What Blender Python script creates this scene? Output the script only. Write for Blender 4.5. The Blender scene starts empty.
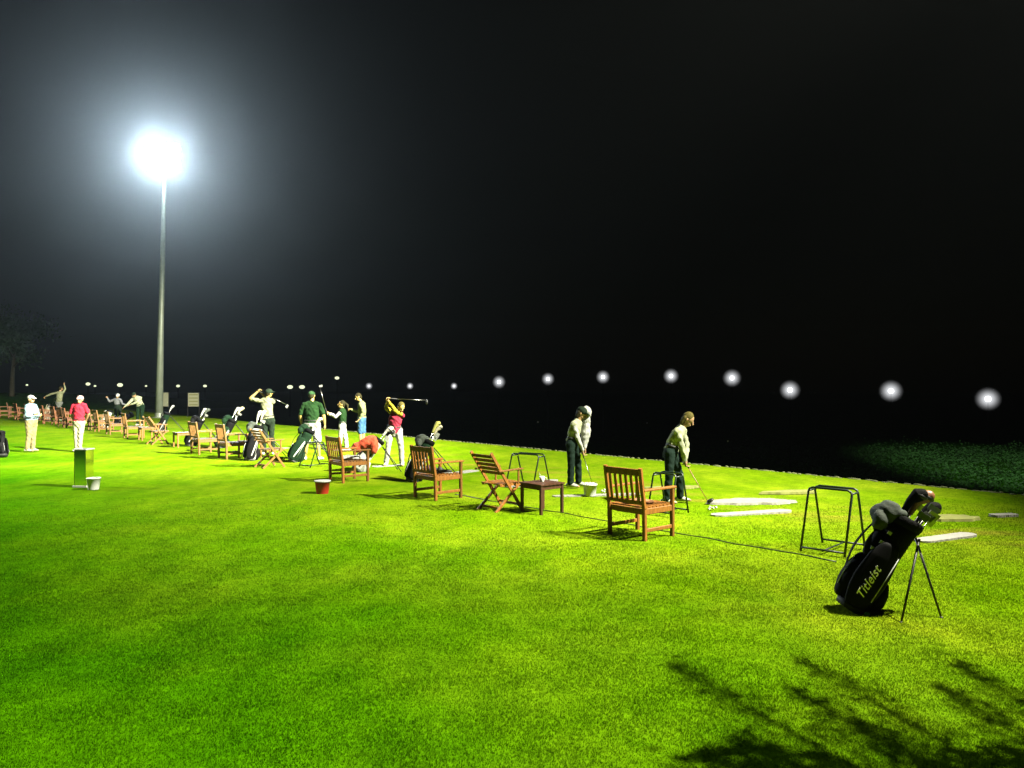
import bpy, math, random
import numpy as np
from mathutils import Vector as V, Matrix
random.seed(7); rng = np.random.default_rng(7)
C = bpy.context.scene.collection
PI = math.pi
# ------------------------------------------------------------------ camera model
CAMH, F, HY = 1.95, 770.0, 385.0
def P(px, py, z=0.0):
    """ground point seen at a pixel of the photograph"""
    Y = (CAMH - z) * F / (py - HY)
    return V(((px - 512) / F * Y, Y, z))
NX = V((.764, .645, 0)); TX = V((-.645, .764, 0))     # towards the range / along the tee line
ROW = -math.atan2(.764, .645)                          # turns local +y towards the range

# ------------------------------------------------------------------ materials
K = .45   # real-world reflectances under strong floodlights; the photograph is exposed brighter (view exposure below)
def mat(name, col, rough=.6, metal=0., var=0., scale=20., bump=0., coat=0., emit=None, spec=.5):
    if metal < .9 and not emit: col = tuple(c * K for c in col)
    m = bpy.data.materials.new(name); m.use_nodes = True
    n = m.node_tree.nodes; l = m.node_tree.links; b = n['Principled BSDF']
    b.inputs['Roughness'].default_value = rough; b.inputs['Metallic'].default_value = metal
    b.inputs['Specular IOR Level'].default_value = spec
    b.inputs['Coat Weight'].default_value = coat
    b.inputs['Base Color'].default_value = (*col, 1)
    if var or bump:
        tc = n.new('ShaderNodeTexCoord'); nz = n.new('ShaderNodeTexNoise')
        nz.inputs['Scale'].default_value = scale; nz.inputs['Detail'].default_value = 5
        l.new(tc.outputs['Object'], nz.inputs['Vector'])
    if var:
        r = n.new('ShaderNodeValToRGB'); r.color_ramp.elements[0].position = .3; r.color_ramp.elements[1].position = .7
        r.color_ramp.elements[0].color = (*[c * (1 - var) for c in col], 1)
        r.color_ramp.elements[1].color = (*[min(1, c * (1 + var)) for c in col], 1)
        l.new(nz.outputs['Fac'], r.inputs['Fac']); l.new(r.outputs['Color'], b.inputs['Base Color'])
    if bump:
        bp = n.new('ShaderNodeBump'); bp.inputs['Strength'].default_value = bump; bp.inputs['Distance'].default_value = .02
        l.new(nz.outputs['Fac'], bp.inputs['Height']); l.new(bp.outputs['Normal'], b.inputs['Normal'])
    if emit:
        b.inputs['Emission Color'].default_value = (*emit[0], 1); b.inputs['Emission Strength'].default_value = emit[1]
    return m

def wood(name, col):
    col = tuple(c * K for c in col)
    m = bpy.data.materials.new(name); m.use_nodes = True
    n = m.node_tree.nodes; l = m.node_tree.links; b = n['Principled BSDF']; b.inputs['Roughness'].default_value = .55
    b.inputs['Specular IOR Level'].default_value = .3
    tc = n.new('ShaderNodeTexCoord'); mp = n.new('ShaderNodeMapping'); mp.inputs['Scale'].default_value = (40, 40, 5)
    nz = n.new('ShaderNodeTexNoise'); nz.inputs['Scale'].default_value = 1.5; nz.inputs['Detail'].default_value = 6
    r = n.new('ShaderNodeValToRGB'); r.color_ramp.elements[0].position = .3; r.color_ramp.elements[1].position = .72
    r.color_ramp.elements[0].color = (*[c * .55 for c in col], 1); r.color_ramp.elements[1].color = (*[c * 1.25 for c in col], 1)
    bp = n.new('ShaderNodeBump'); bp.inputs['Strength'].default_value = .15; bp.inputs['Distance'].default_value = .002
    l.new(tc.outputs['Object'], mp.inputs['Vector']); l.new(mp.outputs['Vector'], nz.inputs['Vector'])
    l.new(nz.outputs['Fac'], r.inputs['Fac'])
    oi = n.new('ShaderNodeObjectInfo'); r2 = n.new('ShaderNodeValToRGB'); r2.color_ramp.elements[0].color = (.62, .66, .72, 1); r2.color_ramp.elements[1].color = (1.12, 1.05, 1, 1)
    mx = n.new('ShaderNodeMix'); mx.data_type = 'RGBA'; mx.blend_type = 'MULTIPLY'; mx.inputs[0].default_value = 1
    l.new(oi.outputs['Random'], r2.inputs['Fac']); l.new(r.outputs['Color'], mx.inputs[6]); l.new(r2.outputs['Color'], mx.inputs[7]); l.new(mx.outputs[2], b.inputs['Base Color'])
    l.new(nz.outputs['Fac'], bp.inputs['Height']); l.new(bp.outputs['Normal'], b.inputs['Normal'])
    return m

def grass_mat(name, blades=False, dim=None):
    """lawn: deep green to lime, put in partly for the light falling on it, worn yellow turf along the hitting line"""
    m = bpy.data.materials.new(name); m.use_nodes = True
    n = m.node_tree.nodes; l = m.node_tree.links; b = n['Principled BSDF']
    b.inputs['Roughness'].default_value = .9; b.inputs['Specular IOR Level'].default_value = .0
    geo = n.new('ShaderNodeNewGeometry')
    def noise(scale, det=5, stretch=None, rough=.55):
        mp = n.new('ShaderNodeMapping'); l.new(geo.outputs['Position'], mp.inputs['Vector'])
        if stretch: mp.inputs['Rotation'].default_value = (0, 0, stretch[0]); mp.inputs['Scale'].default_value = (stretch[1], stretch[2], 1)
        z = n.new('ShaderNodeTexNoise'); z.inputs['Scale'].default_value = scale; z.inputs['Detail'].default_value = det
        z.inputs['Roughness'].default_value = rough
        l.new(mp.outputs['Vector'], z.inputs['Vector']); return z.outputs['Fac']
    def ramp(fac, p0, p1, c0, c1):
        r = n.new('ShaderNodeValToRGB'); r.color_ramp.elements[0].position = p0; r.color_ramp.elements[1].position = p1
        r.color_ramp.elements[0].color = (*c0, 1); r.color_ramp.elements[1].color = (*c1, 1)
        l.new(fac, r.inputs['Fac']); return r.outputs['Color']
    def mix(f, a, c, t='MIX'):
        x = n.new('ShaderNodeMix'); x.data_type = 'RGBA'; x.blend_type = t
        if isinstance(f, (int, float)): x.inputs[0].default_value = f
        else: l.new(f, x.inputs[0])
        for v, i in ((a, 6), (c, 7)):
            if isinstance(v, tuple): x.inputs[i].default_value = (*v, 1)
            else: l.new(v, x.inputs[i])
        return x.outputs[2]
    def math_(op, a, c):
        x = n.new('ShaderNodeMath'); x.operation = op
        for v, i in ((a, 0), (c, 1)):
            if isinstance(v, (int, float)): x.inputs[i].default_value = v
            else: l.new(v, x.inputs[i])
        return x.outputs[0]
    big = ramp(noise(.28, 4), .38, .64, (.075, .290, .0008), (.125, .370, .001))
    mid = ramp(noise(2.2, 6, (.9, 1, .45)), .38, .68, (.70, .78, .6), (1.12, 1.08, .9))
    dp0 = n.new('ShaderNodeVectorMath'); dp0.operation = 'DOT_PRODUCT'
    l.new(geo.outputs['Position'], dp0.inputs[0]); dp0.inputs[1].default_value = (.764, .645, 0)
    trod_lit = math_('DIVIDE', math_('ADD', math_('SUBTRACT', dp0.outputs['Value'], 1.2), math_('MULTIPLY', math_('SUBTRACT', noise(.35, 5), .5), 9)), 5.5)  # lime for trodden turf, also painting in the brighter light towards the tee
    lime = ramp(noise(.5, 5), .36, .64, (.205, .385, .004), (.32, .45, .016))
    x_ = n.new('ShaderNodeClamp'); l.new(trod_lit, x_.inputs[0]); big = mix(x_.outputs[0], big, lime)
    col = mix(.85, big, mid, 'MULTIPLY')
    fine = ramp(noise(38, 3), .3, .7, (.62, .68, .6), (1.28, 1.22, 1.1))
    col = mix(.8, col, fine, 'MULTIPLY')
    tuft = ramp(noise(7.5, 4, (.9, .7, 1.3), .65), .34, .66, (.74, .78, .72), (1.16, 1.13, 1.15))
    col = mix(.85, col, tuft, 'MULTIPLY')
    # worn strip along the tee line: distance along NX
    dp = n.new('ShaderNodeVectorMath'); dp.operation = 'DOT_PRODUCT'
    l.new(geo.outputs['Position'], dp.inputs[0]); dp.inputs[1].default_value = (.764, .645, 0)
    d = dp.outputs['Value']
    band = math_('MULTIPLY', math_('SUBTRACT', 1, math_('MINIMUM', 1, math_('ABSOLUTE', math_('DIVIDE', math_('SUBTRACT', d, 11.3), 3.3), 0))), 1.0)
    wornn = noise(1.1, 5, (-.7, .55, 1.5))
    worn = ramp(math_('MULTIPLY', wornn, math_('POWER', band, .35)), .47, .64, (0, 0, 0), (1, 1, 1))
    col = mix(math_('MULTIPLY', worn, .75), col, (.34, .33, .03))
    if blades:
        oi = n.new('ShaderNodeAttribute'); oi.attribute_name = 'tone'
        col = mix(1., col, ramp(oi.outputs['Fac'], 0, 1, (.88, .9, .88), (1.32, 1.25, 1.15)), 'MULTIPLY')
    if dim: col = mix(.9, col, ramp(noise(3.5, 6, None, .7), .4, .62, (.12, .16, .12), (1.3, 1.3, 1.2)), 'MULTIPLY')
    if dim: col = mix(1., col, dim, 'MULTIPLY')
    col = mix(1., col, (K, K, K), 'MULTIPLY')
    l.new(col, b.inputs['Base Color'])
    bp = n.new('ShaderNodeBump'); bp.inputs['Strength'].default_value = .5; bp.inputs['Distance'].default_value = .03
    l.new(noise(22, 6, None, .7), bp.inputs['Height'])
    if not blades: l.new(bp.outputs['Normal'], b.inputs['Normal'])
    else:
        tr = n.new('ShaderNodeBsdfTranslucent'); l.new(col, tr.inputs['Color']); ms = n.new('ShaderNodeMixShader'); ms.inputs[0].default_value = .45
        l.new(b.outputs[0], ms.inputs[1]); l.new(tr.outputs[0], ms.inputs[2]); l.new(ms.outputs[0], n['Material Output'].inputs['Surface'])
    return m

M = dict(
    teak=wood('teak', (.44, .175, .022)), darkteak=wood('dark_teak', (.12, .045, .018)), paleteak=wood('pale_teak', (.34, .155, .022)),
    redteak=wood('red_teak', (.34, .11, .025)),
    skin=mat('skin', (.56, .33, .16), .55, var=.08), tan=mat('tanned_skin', (.55, .36, .10), .55, var=.08),
    rack=mat('green_tube', (.005, .022, .014), .45, .1), rubber=mat('rubber', (.01, .01, .01), .7),
    black=mat('black_nylon', (.003, .003, .004), .8, var=.3, bump=.3, scale=60, spec=.1), blacker=mat('black_panel', (.002, .002, .003), .7, spec=.1),
    white=mat('white_plastic', (.9, .9, .87), .4), headsteel=mat('club_steel', (.55, .57, .52), .35, .45), whitec=mat('white_cloth', (.55, .55, .52), .85, var=.08, bump=.3, scale=30),
    grey=mat('grey_cloth', (.04, .055, .04), .85, var=.4, bump=.5, scale=16), steel=mat('steel', (.3, .3, .29), .28, 1.),
    chrome=mat('polished_metal', (.8, .82, .66), .09, 1.), darkiron=mat('dark_metal', (.012, .012, .012), .5, .2), postblack=mat('black_post', (.003, .003, .003), 1., spec=0),
    silverpaint=mat('silver_letter', (.75, .78, .74), .8, spec=.1), orange=mat('orange_towel', (.65, .07, .015), .9, var=.2, bump=.5),
    tancover=mat('tan_leather', (.42, .16, .07), .5), yellow=mat('yellow_cover', (.50, .48, .10), .8),
    dkgreen=mat('dark_green_cloth', (.008, .03, .012), .9, spec=.1, var=.2, bump=.4), bluish=mat('blue_cloth', (.015, .11, .26), .8),
    red=mat('red_plastic', (.55, .03, .02), .4), sand=mat('white_sand', (.44, .42, .36), .95, var=.18, scale=14, bump=.4),
    pole=mat('galvanised_pole', (.42, .47, .38), .5, .35, var=.15, scale=3), bark=mat('bark', (.11, .10, .06), .9, var=.4, bump=.8, scale=8),
    leaf=mat('tree_leaf', (.07, .19, .05), .6, var=.3, scale=2), frond=mat('palm_frond', (.05, .10, .02), .6),
    board=mat('sign_board', (.50, .50, .34), .6), hair=mat('dark_hair', (.03, .026, .008), .8, spec=.1, var=.4, scale=60), blond=mat('olive_blond_hair', (.12, .10, .022), .8, spec=.1, var=.5, scale=60),
    chalk=mat('painted_strip', (.46, .44, .40), .8, var=.1, scale=12), edging=mat('pale_dry_turf', (.24, .27, .10), .9, var=.3, scale=12),
    clay=mat('white_shoe', (.72, .70, .60), .5), eye=mat('eye', (.02, .015, .01), .3), ballg=mat('golf_ball', (.8, .8, .76), .3),
    greenball=mat('green_ball', (.15, .65, .10), .35))
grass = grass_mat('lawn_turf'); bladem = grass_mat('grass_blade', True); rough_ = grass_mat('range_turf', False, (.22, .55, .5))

# ------------------------------------------------------------------ mesh helpers
class MB:
    def __init__(s): s.v = []; s.f = []
    def add(s, vs, fs):
        o = len(s.v); s.v += [tuple(x) for x in vs]; s.f += [tuple(o + i for i in f) for f in fs]; return s
    def box(s, c, d, rot=None, ch=.0):
        x, y, z = [k / 2 for k in d]; c = V(c)
        if ch <= 0:
            vs = [V((a * x, b * y, e * z)) for a in (-1, 1) for b in (-1, 1) for e in (-1, 1)]
            fs = [(0, 1, 3, 2), (4, 6, 7, 5), (0, 4, 5, 1), (2, 3, 7, 6), (0, 2, 6, 4), (1, 5, 7, 3)]
        if rot: vs = [rot @ k for k in vs]
        return s.add([c + k for k in vs], fs)
    def bar(s, p, q, w, d, up=V((0, 0, 1))):
        """rectangular bar p->q, w sideways, d along 'up'; edges slightly eased"""
        p, q = V(p), V(q); t = (q - p).normalized()
        if abs(t.dot(up)) > .95: up = V((0, 1, 0))
        a = t.cross(up).normalized(); b = a.cross(t)
        e = min(w, d) * .16
        pr = [(w/2-e, d/2), (w/2, d/2-e), (w/2, -d/2+e), (w/2-e, -d/2), (-w/2+e, -d/2), (-w/2, -d/2+e), (-w/2, d/2-e), (-w/2+e, d/2)]
        vs = [o + a * x + b * y for o in (p, q) for x, y in pr]
        fs = [(i, (i + 1) % 8, 8 + (i + 1) % 8, 8 + i) for i in range(8)] + [tuple(range(7, -1, -1)), tuple(range(8, 16))]
        return s.add(vs, fs)
    def loft(s, pts, rad, side=None, n=12, cap=True):
        pts = [V(p) for p in pts]; R = [(r, r) if isinstance(r, (int, float)) else r for r in rad]
        if cap:
            t0 = (pts[0] - pts[1]).normalized(); t1 = (pts[-1] - pts[-2]).normalized()
            r0, r1 = min(R[0]), min(R[-1])
            sc = lambda r, k: (r[0] * k, r[1] * k)
            pts = [pts[0] + t0 * r0 * .95, pts[0] + t0 * r0 * .6] + pts + [pts[-1] + t1 * r1 * .6, pts[-1] + t1 * r1 * .95]
            R = [sc(R[0], .3), sc(R[0], .8)] + R + [sc(R[-1], .8), sc(R[-1], .3)]
        prev = None; vs = []; m = len(pts)
        for i, p in enumerate(pts):
            t = (pts[min(i + 1, m - 1)] - pts[max(i - 1, 0)]).normalized()
            a = V(side) if side is not None else (prev if prev is not None else (V((1, 0, 0)) if abs(t.x) < .8 else V((0, 1, 0))))
            a = (a - t * a.dot(t))
            a = a.normalized() if a.length > 1e-4 else t.orthogonal().normalized()
            b = t.cross(a); prev = a
            for k in range(n):
                w = 2 * PI * k / n; vs.append(p + a * math.cos(w) * R[i][0] + b * math.sin(w) * R[i][1])
        fs = [(i * n + k, i * n + (k + 1) % n, (i + 1) * n + (k + 1) % n, (i + 1) * n + k) for i in range(m - 1) for k in range(n)]
        fs += [tuple(range(n - 1, -1, -1)), tuple((m - 1) * n + k for k in range(n))]
        return s.add(vs, fs)
    def tube(s, pts, r, n=8): return s.loft(pts, [r] * len(pts), None, n, False)
    def ell(s, c, r, fr=None, n=14, m=9, zmin=-1.):
        c = V(c); vs = []; fr = fr or Matrix.Identity(3)
        for j in range(m + 1):
            ph = -PI / 2 + PI * j / m
            for k in range(n):
                w = 2 * PI * k / n
                p = V((r[0] * math.cos(ph) * math.cos(w), r[1] * math.cos(ph) * math.sin(w), r[2] * max(zmin, math.sin(ph))))
                if j in (0, m): p.x *= .0; p.y *= .0; p.x += 1e-4 * math.cos(w); p.y += 1e-4 * math.sin(w)
                vs.append(c + fr @ p)
        fs = [(j * n + k, j * n + (k + 1) % n, (j + 1) * n + (k + 1) % n, (j + 1) * n + k) for j in range(m) for k in range(n)]
        fs += [tuple(range(n - 1, -1, -1)), tuple(m * n + k for k in range(n))]
        return s.add(vs, fs)
    def lathe(s, prof, n=24, c=(0, 0, 0)):
        vs = [(c[0] + r * math.cos(2 * PI * k / n), c[1] + r * math.sin(2 * PI * k / n), c[2] + z) for r, z in prof for k in range(n)]
        m = len(prof)
        fs = [(i * n + k, i * n + (k + 1) % n, (i + 1) * n + (k + 1) % n, (i + 1) * n + k) for i in range(m - 1) for k in range(n)]
        fs += [tuple(range(n - 1, -1, -1)), tuple((m - 1) * n + k for k in range(n))]
        return s.add(vs, fs)
    def build(s, name, m, parent=None, smooth=False, loc=None, voxel=0, relax=2):
        me = bpy.data.meshes.new(name); me.from_pydata(s.v, [], s.f); me.update()
        o = bpy.data.objects.new(name, me); C.objects.link(o)
        if voxel:
            r = o.modifiers.new('r', 'REMESH'); r.mode = 'VOXEL'; r.voxel_size = voxel
            if relax:
                q = o.modifiers.new('s', 'SMOOTH'); q.factor = .5; q.iterations = relax
            dg = bpy.context.evaluated_depsgraph_get(); ev = o.evaluated_get(dg)
            nm = bpy.data.meshes.new_from_object(ev); o.modifiers.clear(); o.data = nm; bpy.data.meshes.remove(me); me = nm; me.name = name; smooth = True
        if name in ('shirt', 'vest', 'jacket', 'sweater', 'trousers', 'shorts', 'sleeve', 'towel', 'hood', 'white_scarf'):
            k = len(me.vertices); co_ = np.empty(k * 3, np.float32); no_ = np.empty(k * 3, np.float32)
            me.vertices.foreach_get('co', co_); me.vertices.foreach_get('normal', no_); co_ = co_.reshape(-1, 3); no_ = no_.reshape(-1, 3)
            x, y, z = co_.T; w1 = x * 19 + 7 * z + 2.2 * np.sin(z * 13 + y * 9); w2 = z * 31 + 9 * x - 11 * y + 2.5 * np.sin(x * 17 + y * 12)
            fo = np.sin(w1) * np.sin(w2) + .6 * np.sin(z * 47 + 21 * y + 3 * np.sin(x * 23))
            co_ += no_ * (fo * (.0042 if name in ('trousers', 'shorts') else .0065))[:, None]; me.vertices.foreach_set('co', co_.ravel()); me.update()
        me.materials.clear(); me.materials.append(m if not isinstance(m, str) else M[m])
        if smooth:
            me.polygons.foreach_set('use_smooth', [True] * len(me.polygons))
        if parent: o.parent = parent
        if loc is not None: o.location = loc
        return o
def tag(o, label, cat, group=None, kind=None):
    if label: o['label'] = label
    if cat: o['category'] = cat
    if group: o['group'] = group
    if kind: o['kind'] = kind
    return o
def empty(name, loc, rz=0):
    o = bpy.data.objects.new(name, None); o.empty_display_size = .1; C.objects.link(o)
    o.location = loc; o.rotation_euler = (0, 0, rz); return o
def kids(o): return [c for c in C.objects if c.parent == o]
def copy_tree(o, parent=None):
    c = o.copy(); C.objects.link(c); c.parent = parent
    if parent: c.matrix_parent_inverse = o.matrix_parent_inverse
    for ch in kids(o): copy_tree(ch, c)
    return c
def swap(o, table):
    for c in kids(o):
        if c.type == 'MESH' and c.data.materials and c.data.materials[0] in table:
            c.data = c.data.copy(); c.data.materials[0] = table[c.data.materials[0]]
        swap(c, table)

# ------------------------------------------------------------------ setting
def nt(n_, t_, z=0): return (NX.x * n_ + TX.x * t_, NX.y * n_ + TX.y * t_, z)
EDGE = 15.7
def grid_sheet(name, n0, n1, t0, t1, dn, dt, zf, m):
    ns = np.arange(n0, n1 + .001, dn); ts = np.arange(t0, t1 + .001, dt); mb = MB()
    mb.v = [nt(a, b, zf(a, b)) for a in ns for b in ts]; k = len(ts)
    mb.f = [(i * k + j, (i + 1) * k + j, (i + 1) * k + j + 1, i * k + j + 1) for i in range(len(ns) - 1) for j in range(k - 1)]
    o = mb.build(name, m, smooth=True); o['kind'] = 'structure'; return o
# the raised tee lawn, its lip and the bank down to the range, then the range out to the horizon
def tee_z(a, b):
    if a <= EDGE: return .03 * math.sin(b * .21) * math.sin(a * .35) * min(1, max(0, (EDGE - a)))
    return -3.2 * min(1, ((a - EDGE) / 5.0)) ** 1.2
mb = MB(); rows = [-60, -30, -12] + list(np.arange(-8, EDGE - .01, .6)) + [EDGE, EDGE + .25, EDGE + .8, EDGE + 1.8, EDGE + 3.2, EDGE + 5]
ts = list(np.arange(-60, 150.01, 1.5)); k = len(ts)
lip = {b: .06 * math.sin(b * 1.7) + .05 * math.sin(b * 4.1 + 1) for b in ts}
mb.v = [nt(a + (lip[b] if a >= EDGE else 0), b, tee_z(a, b)) for a in rows for b in ts]
mb.f = [(i * k + j, (i + 1) * k + j, (i + 1) * k + j + 1, i * k + j + 1) for i in range(len(rows) - 1) for j in range(k - 1)]
o = mb.build('lawn', grass, smooth=True); o['kind'] = 'structure'
mb = MB(); rr = np.concatenate([np.arange(0, 90, 3.0), np.arange(90, 601, 30.0)]); nn = 64
mb.v = [(r * math.cos(2 * PI * k / nn), r * math.sin(2 * PI * k / nn) + 20, -3.25 + (.12 * math.sin(r * .3 + k) if r < 200 else 0)) for r in rr[1:] for k in range(nn)]
mb.f = [(i * nn + k, i * nn + (k + 1) % nn, (i + 1) * nn + (k + 1) % nn, (i + 1) * nn + k) for i in range(len(rr) - 2) for k in range(nn)] + [tuple(range(nn))]
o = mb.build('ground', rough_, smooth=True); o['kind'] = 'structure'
# low grassy mound at the far left end
mb = MB(); nr, na = 14, 40; cx, cy = -49, 75
for i in range(nr + 1):
    r = i / nr
    for k in range(na):
        w = 2 * PI * k / na
        mb.v.append((cx + 26 * r * math.cos(w), cy + 16 * r * math.sin(w), 1.1 * (1 - r * r) ** 1.3 * (1 + .15 * math.sin(3 * w)) - .06))
mb.f = [(i * na + k, i * na + (k + 1) % na, (i + 1) * na + (k + 1) % na, (i + 1) * na + k) for i in range(nr) for k in range(na)]
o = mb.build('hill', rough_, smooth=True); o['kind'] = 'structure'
# ragged pale turf lip along the edge
mb = MB(); t = -16.0
while t < 34:
    L = random.uniform(.03, .13); w = random.uniform(.015, .04)
    mb.ell(nt(EDGE + .02 + random.uniform(-.05, .05), t, .0), (L, w, random.uniform(.01, .03)), Matrix.Rotation(ROW + random.uniform(-.4, .4), 3, 'Z'), 7, 4)
    t += random.uniform(.05, .22)
tag(mb.build('turf_lip', 'edging', smooth=True), 'ragged pale dry turf along the lip of the lit lawn', 'turf edge', kind='stuff')
# grass blades (one mass)
def blades(N):
    Y = 3.4 * (14 / 3.4) ** (rng.random(N) ** .75); X = (rng.random(N) * 2 - 1) * Y * .72
    keep = (X * .764 + Y * .645 < EDGE - .1) & (rng.random(N) < np.clip((14 - Y) / 5, 0, 1)); X = X[keep]; Y = Y[keep]; n = len(X)
    z0 = .03 * np.sin((X * TX.x + Y * TX.y) * .21) * np.sin((X * .764 + Y * .645) * .35) * np.clip(EDGE - (X * .764 + Y * .645), 0, 1)
    cl = .5 + .5 * np.sin(X * 5.1 + 2 * np.sin(Y * 3.3)) * np.sin(Y * 4.7 + 2 * np.sin(X * 2.9))
    h = (.007 + .010 * rng.random(n)) * (.7 + .5 * cl); w = (.0015 + .0012 * rng.random(n)) * (1 + Y / 9)
    a = rng.random(n) * 2 * PI; ln = rng.random(n) * 1.1 * h; b = rng.random(n) * 2 * PI
    v = np.empty((n, 3, 3)); dx, dy = np.cos(a) * w, np.sin(a) * w
    v[:, 0] = np.stack([X - dx, Y - dy, z0 - .004], 1); v[:, 1] = np.stack([X + dx, Y + dy, z0 - .004], 1)
    v[:, 2] = np.stack([X + np.cos(b) * ln, Y + np.sin(b) * ln, z0 + h], 1)
    me = bpy.data.meshes.new('grass'); me.vertices.add(3 * n); me.vertices.foreach_set('co', v.ravel())
    me.loops.add(3 * n); me.loops.foreach_set('vertex_index', np.arange(3 * n, dtype=np.int32))
    me.polygons.add(n); me.polygons.foreach_set('loop_start', np.arange(0, 3 * n, 3, dtype=np.int32)); me.polygons.foreach_set('loop_total', np.full(n, 3, np.int32))
    me.update(calc_edges=True)
    at = me.attributes.new('tone', 'FLOAT', 'FACE'); at.data.foreach_set('value', rng.random(n).astype(np.float32))
    me.materials.append(bladem); o = bpy.data.objects.new('grass', me); C.objects.link(o)
    tag(o, 'short mown grass blades covering the near lawn', 'grass', kind='stuff')
blades(800000)

# rough growth on the low ground beyond the tee
mb = MB()
for i in range(26000):
    X = random.uniform(17, 44); Y = random.uniform(33, 62); k_ = .5 + .5 * math.sin(X * .9 + 2 * math.sin(Y * .5)) * math.sin(Y * .8 + X * .3)
    z = -3.25 + abs(random.gauss(0, .22)) * (.4 + 1.6 * k_); a = V((random.gauss(0, 1), random.gauss(0, 1), random.gauss(0, 1))).normalized(); b = a.orthogonal().normalized(); s_ = random.uniform(.05, .12)
    p = V((X, Y, z)); mb.add([p - a * s_, p + b * s_ * .5, p + a * s_, p - b * s_ * .5], [(0, 1, 2, 3)])
tag(mb.build('undergrowth', mat('rough_leaf', (.035, .15, .012), .8, var=.5, scale=1.2)), 'dim rough green growth on the low ground beyond the lit tee', 'undergrowth', kind='stuff')
# ------------------------------------------------------------------ trees, plants
def leafy(mb, c, r, n, size, clumps=12):
    cs = [V(c) + V((random.gauss(0, .5) * r[0], random.gauss(0, .5) * r[1], random.gauss(0, .5) * r[2])) for _ in range(clumps)]
    for _ in range(n):
        q = random.choice(cs); p = q + V((random.gauss(0, .22) * r[0], random.gauss(0, .22) * r[1], random.gauss(0, .2) * r[2]))
        a = V((random.gauss(0, 1), random.gauss(0, 1), random.gauss(0, 1))).normalized(); b = a.orthogonal().normalized()
        s = size * random.uniform(.6, 1.3)
        mb.add([p - a * s, p + b * s * .45, p + a * s, p - b * s * .45], [(0, 1, 2, 3)])
def tree(loc, h, cr, label, lean=.3):
    root = tag(empty('tree', loc), label, 'tree', 'trees beyond the far end of the lawn')
    mb = MB(); pts = [(0, 0, -.3), (lean * .2, 0, h * .3), (lean * .6, .1, h * .6), (lean, 0, h * .85)]
    mb.loft(pts, [.26, .18, .13, .05], n=9); 
    for k in range(7):
        w = k * 2.4; z = h * (.42 + .05 * k)
        mb.loft([(lean * .5, 0, z), (lean * .5 + cr * .3 * math.cos(w), cr * .3 * math.sin(w), z + h * .09), (lean * .5 + cr * .75 * math.cos(w), cr * .75 * math.sin(w), z + h * .17)], [.08, .05, .02], n=6)
    mb.build('trunk', 'bark', root, True)
    mb = MB(); leafy(mb, (lean, 0, h * .75), (cr, cr, h * .26), 5200, .17, 26); mb.build('crown', 'leaf', root)
tree((-45.5, 70, -.1), 8.8, 2.7, 'slim tree with bare pale trunk furthest from the pole')
tree((-56.5, 80, -.4), 11, 4.0, 'taller tree mostly cut off, left of the slim pale trunk')
# leafy tree just outside the picture whose outer sprays throw the streaked shadow on the lawn
def spray_tree(loc, h):
    root = tag(empty('tree', loc), 'overhanging tree beside the photographer whose leafy sprays shade the near corner of the lawn', 'tree')
    mb = MB(); mb.loft([(.3, 0, -.1), (.15, 0, h * .5), (0, 0, h)], [.14, .11, .07], n=10)
    lv = MB()
    for k_, (x, y, dz) in enumerate(((-1.55, 2.35, .1), (-1.15, 2.0, -.2), (-.75, 2.45, .2), (-.3, 2.05, -.1), (.1, 2.4, .15), (.55, 2.2, 0), (1.0, 2.5, -.2), (-1.35, 1.5, .3), (-.9, 1.6, .0))):
        a = V((x * .45, .3, h)); b = V((x, y, h + dz)); mb.loft([V((0, 0, h - .4)), a, a.lerp(b, .6), b], [.04, .025, .015, .005], n=6)
        for i in range(1100):
            u = random.random(); p = a.lerp(b, u); w = .21 * (1 - u) ** .8 + .02
            p = p + V((random.gauss(0, w), random.gauss(0, .05), random.gauss(0, w)))
            d = V((random.gauss(0, .4), 1, random.gauss(0, .4))).normalized(); e = d.orthogonal().normalized(); s_ = random.uniform(.03, .06)
            lv.add([p - d * s_, p + e * s_ * .3, p + d * s_, p - e * s_ * .3], [(0, 1, 2, 3)])
    for i in range(13000):
        p = V((random.uniform(-1.7, 1.6), random.uniform(-.8, 1.25) , h + random.gauss(0, .25))); p.y -= .15 * math.sin(p.x * 5)
        a = V((random.gauss(0, 1), random.gauss(0, 1), random.gauss(0, 1))).normalized(); b = a.orthogonal().normalized(); s_ = random.uniform(.04, .08)
        lv.add([p - a * s_, p + b * s_ * .5, p + a * s_, p - b * s_ * .5], [(0, 1, 2, 3)])
    mb.build('trunk', 'bark', root, True); lv.build('crown', 'leaf', root)
spray_tree((5.28, 3.15, 0), 4.9)
random.seed(11)

# ------------------------------------------------------------------ floodlight mast
POLEH = 15.3
pb = P(159, 418); mast = tag(empty('floodlight_mast', pb), 'tall pale galvanised mast with glaring floodlights over the tee line', 'floodlight')
lx = .34
mb = MB(); mb.loft([(0, 0, -.05), (lx * .3, 0, 5), (lx, 0, POLEH - .5)], [.22, .165, .10], n=14, cap=False); mb.build('pole', 'pole', mast, True)
mb = MB(); mb.lathe([(.42, 0), (.42, .05), (.24, .07), (.23, .3)], 16); mb.build('base_plate', 'pole', mast)
mb = MB(); mb.bar((lx - .95, 0, POLEH - .45), (lx + .95, 0, POLEH - .45), .09, .09); mb.bar((lx - 1.0, 0, POLEH + .35), (lx + 1.0, 0, POLEH + .35), .09, .09)
mb.bar((lx, 0, POLEH - .6), (lx, 0, POLEH + .75), .1, .1); mb.build('crossarm', 'pole', mast)
lens = mat('lamp_lens', (1, 1, 1), .3, emit=((.85, .97, 1.), 100))
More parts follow.
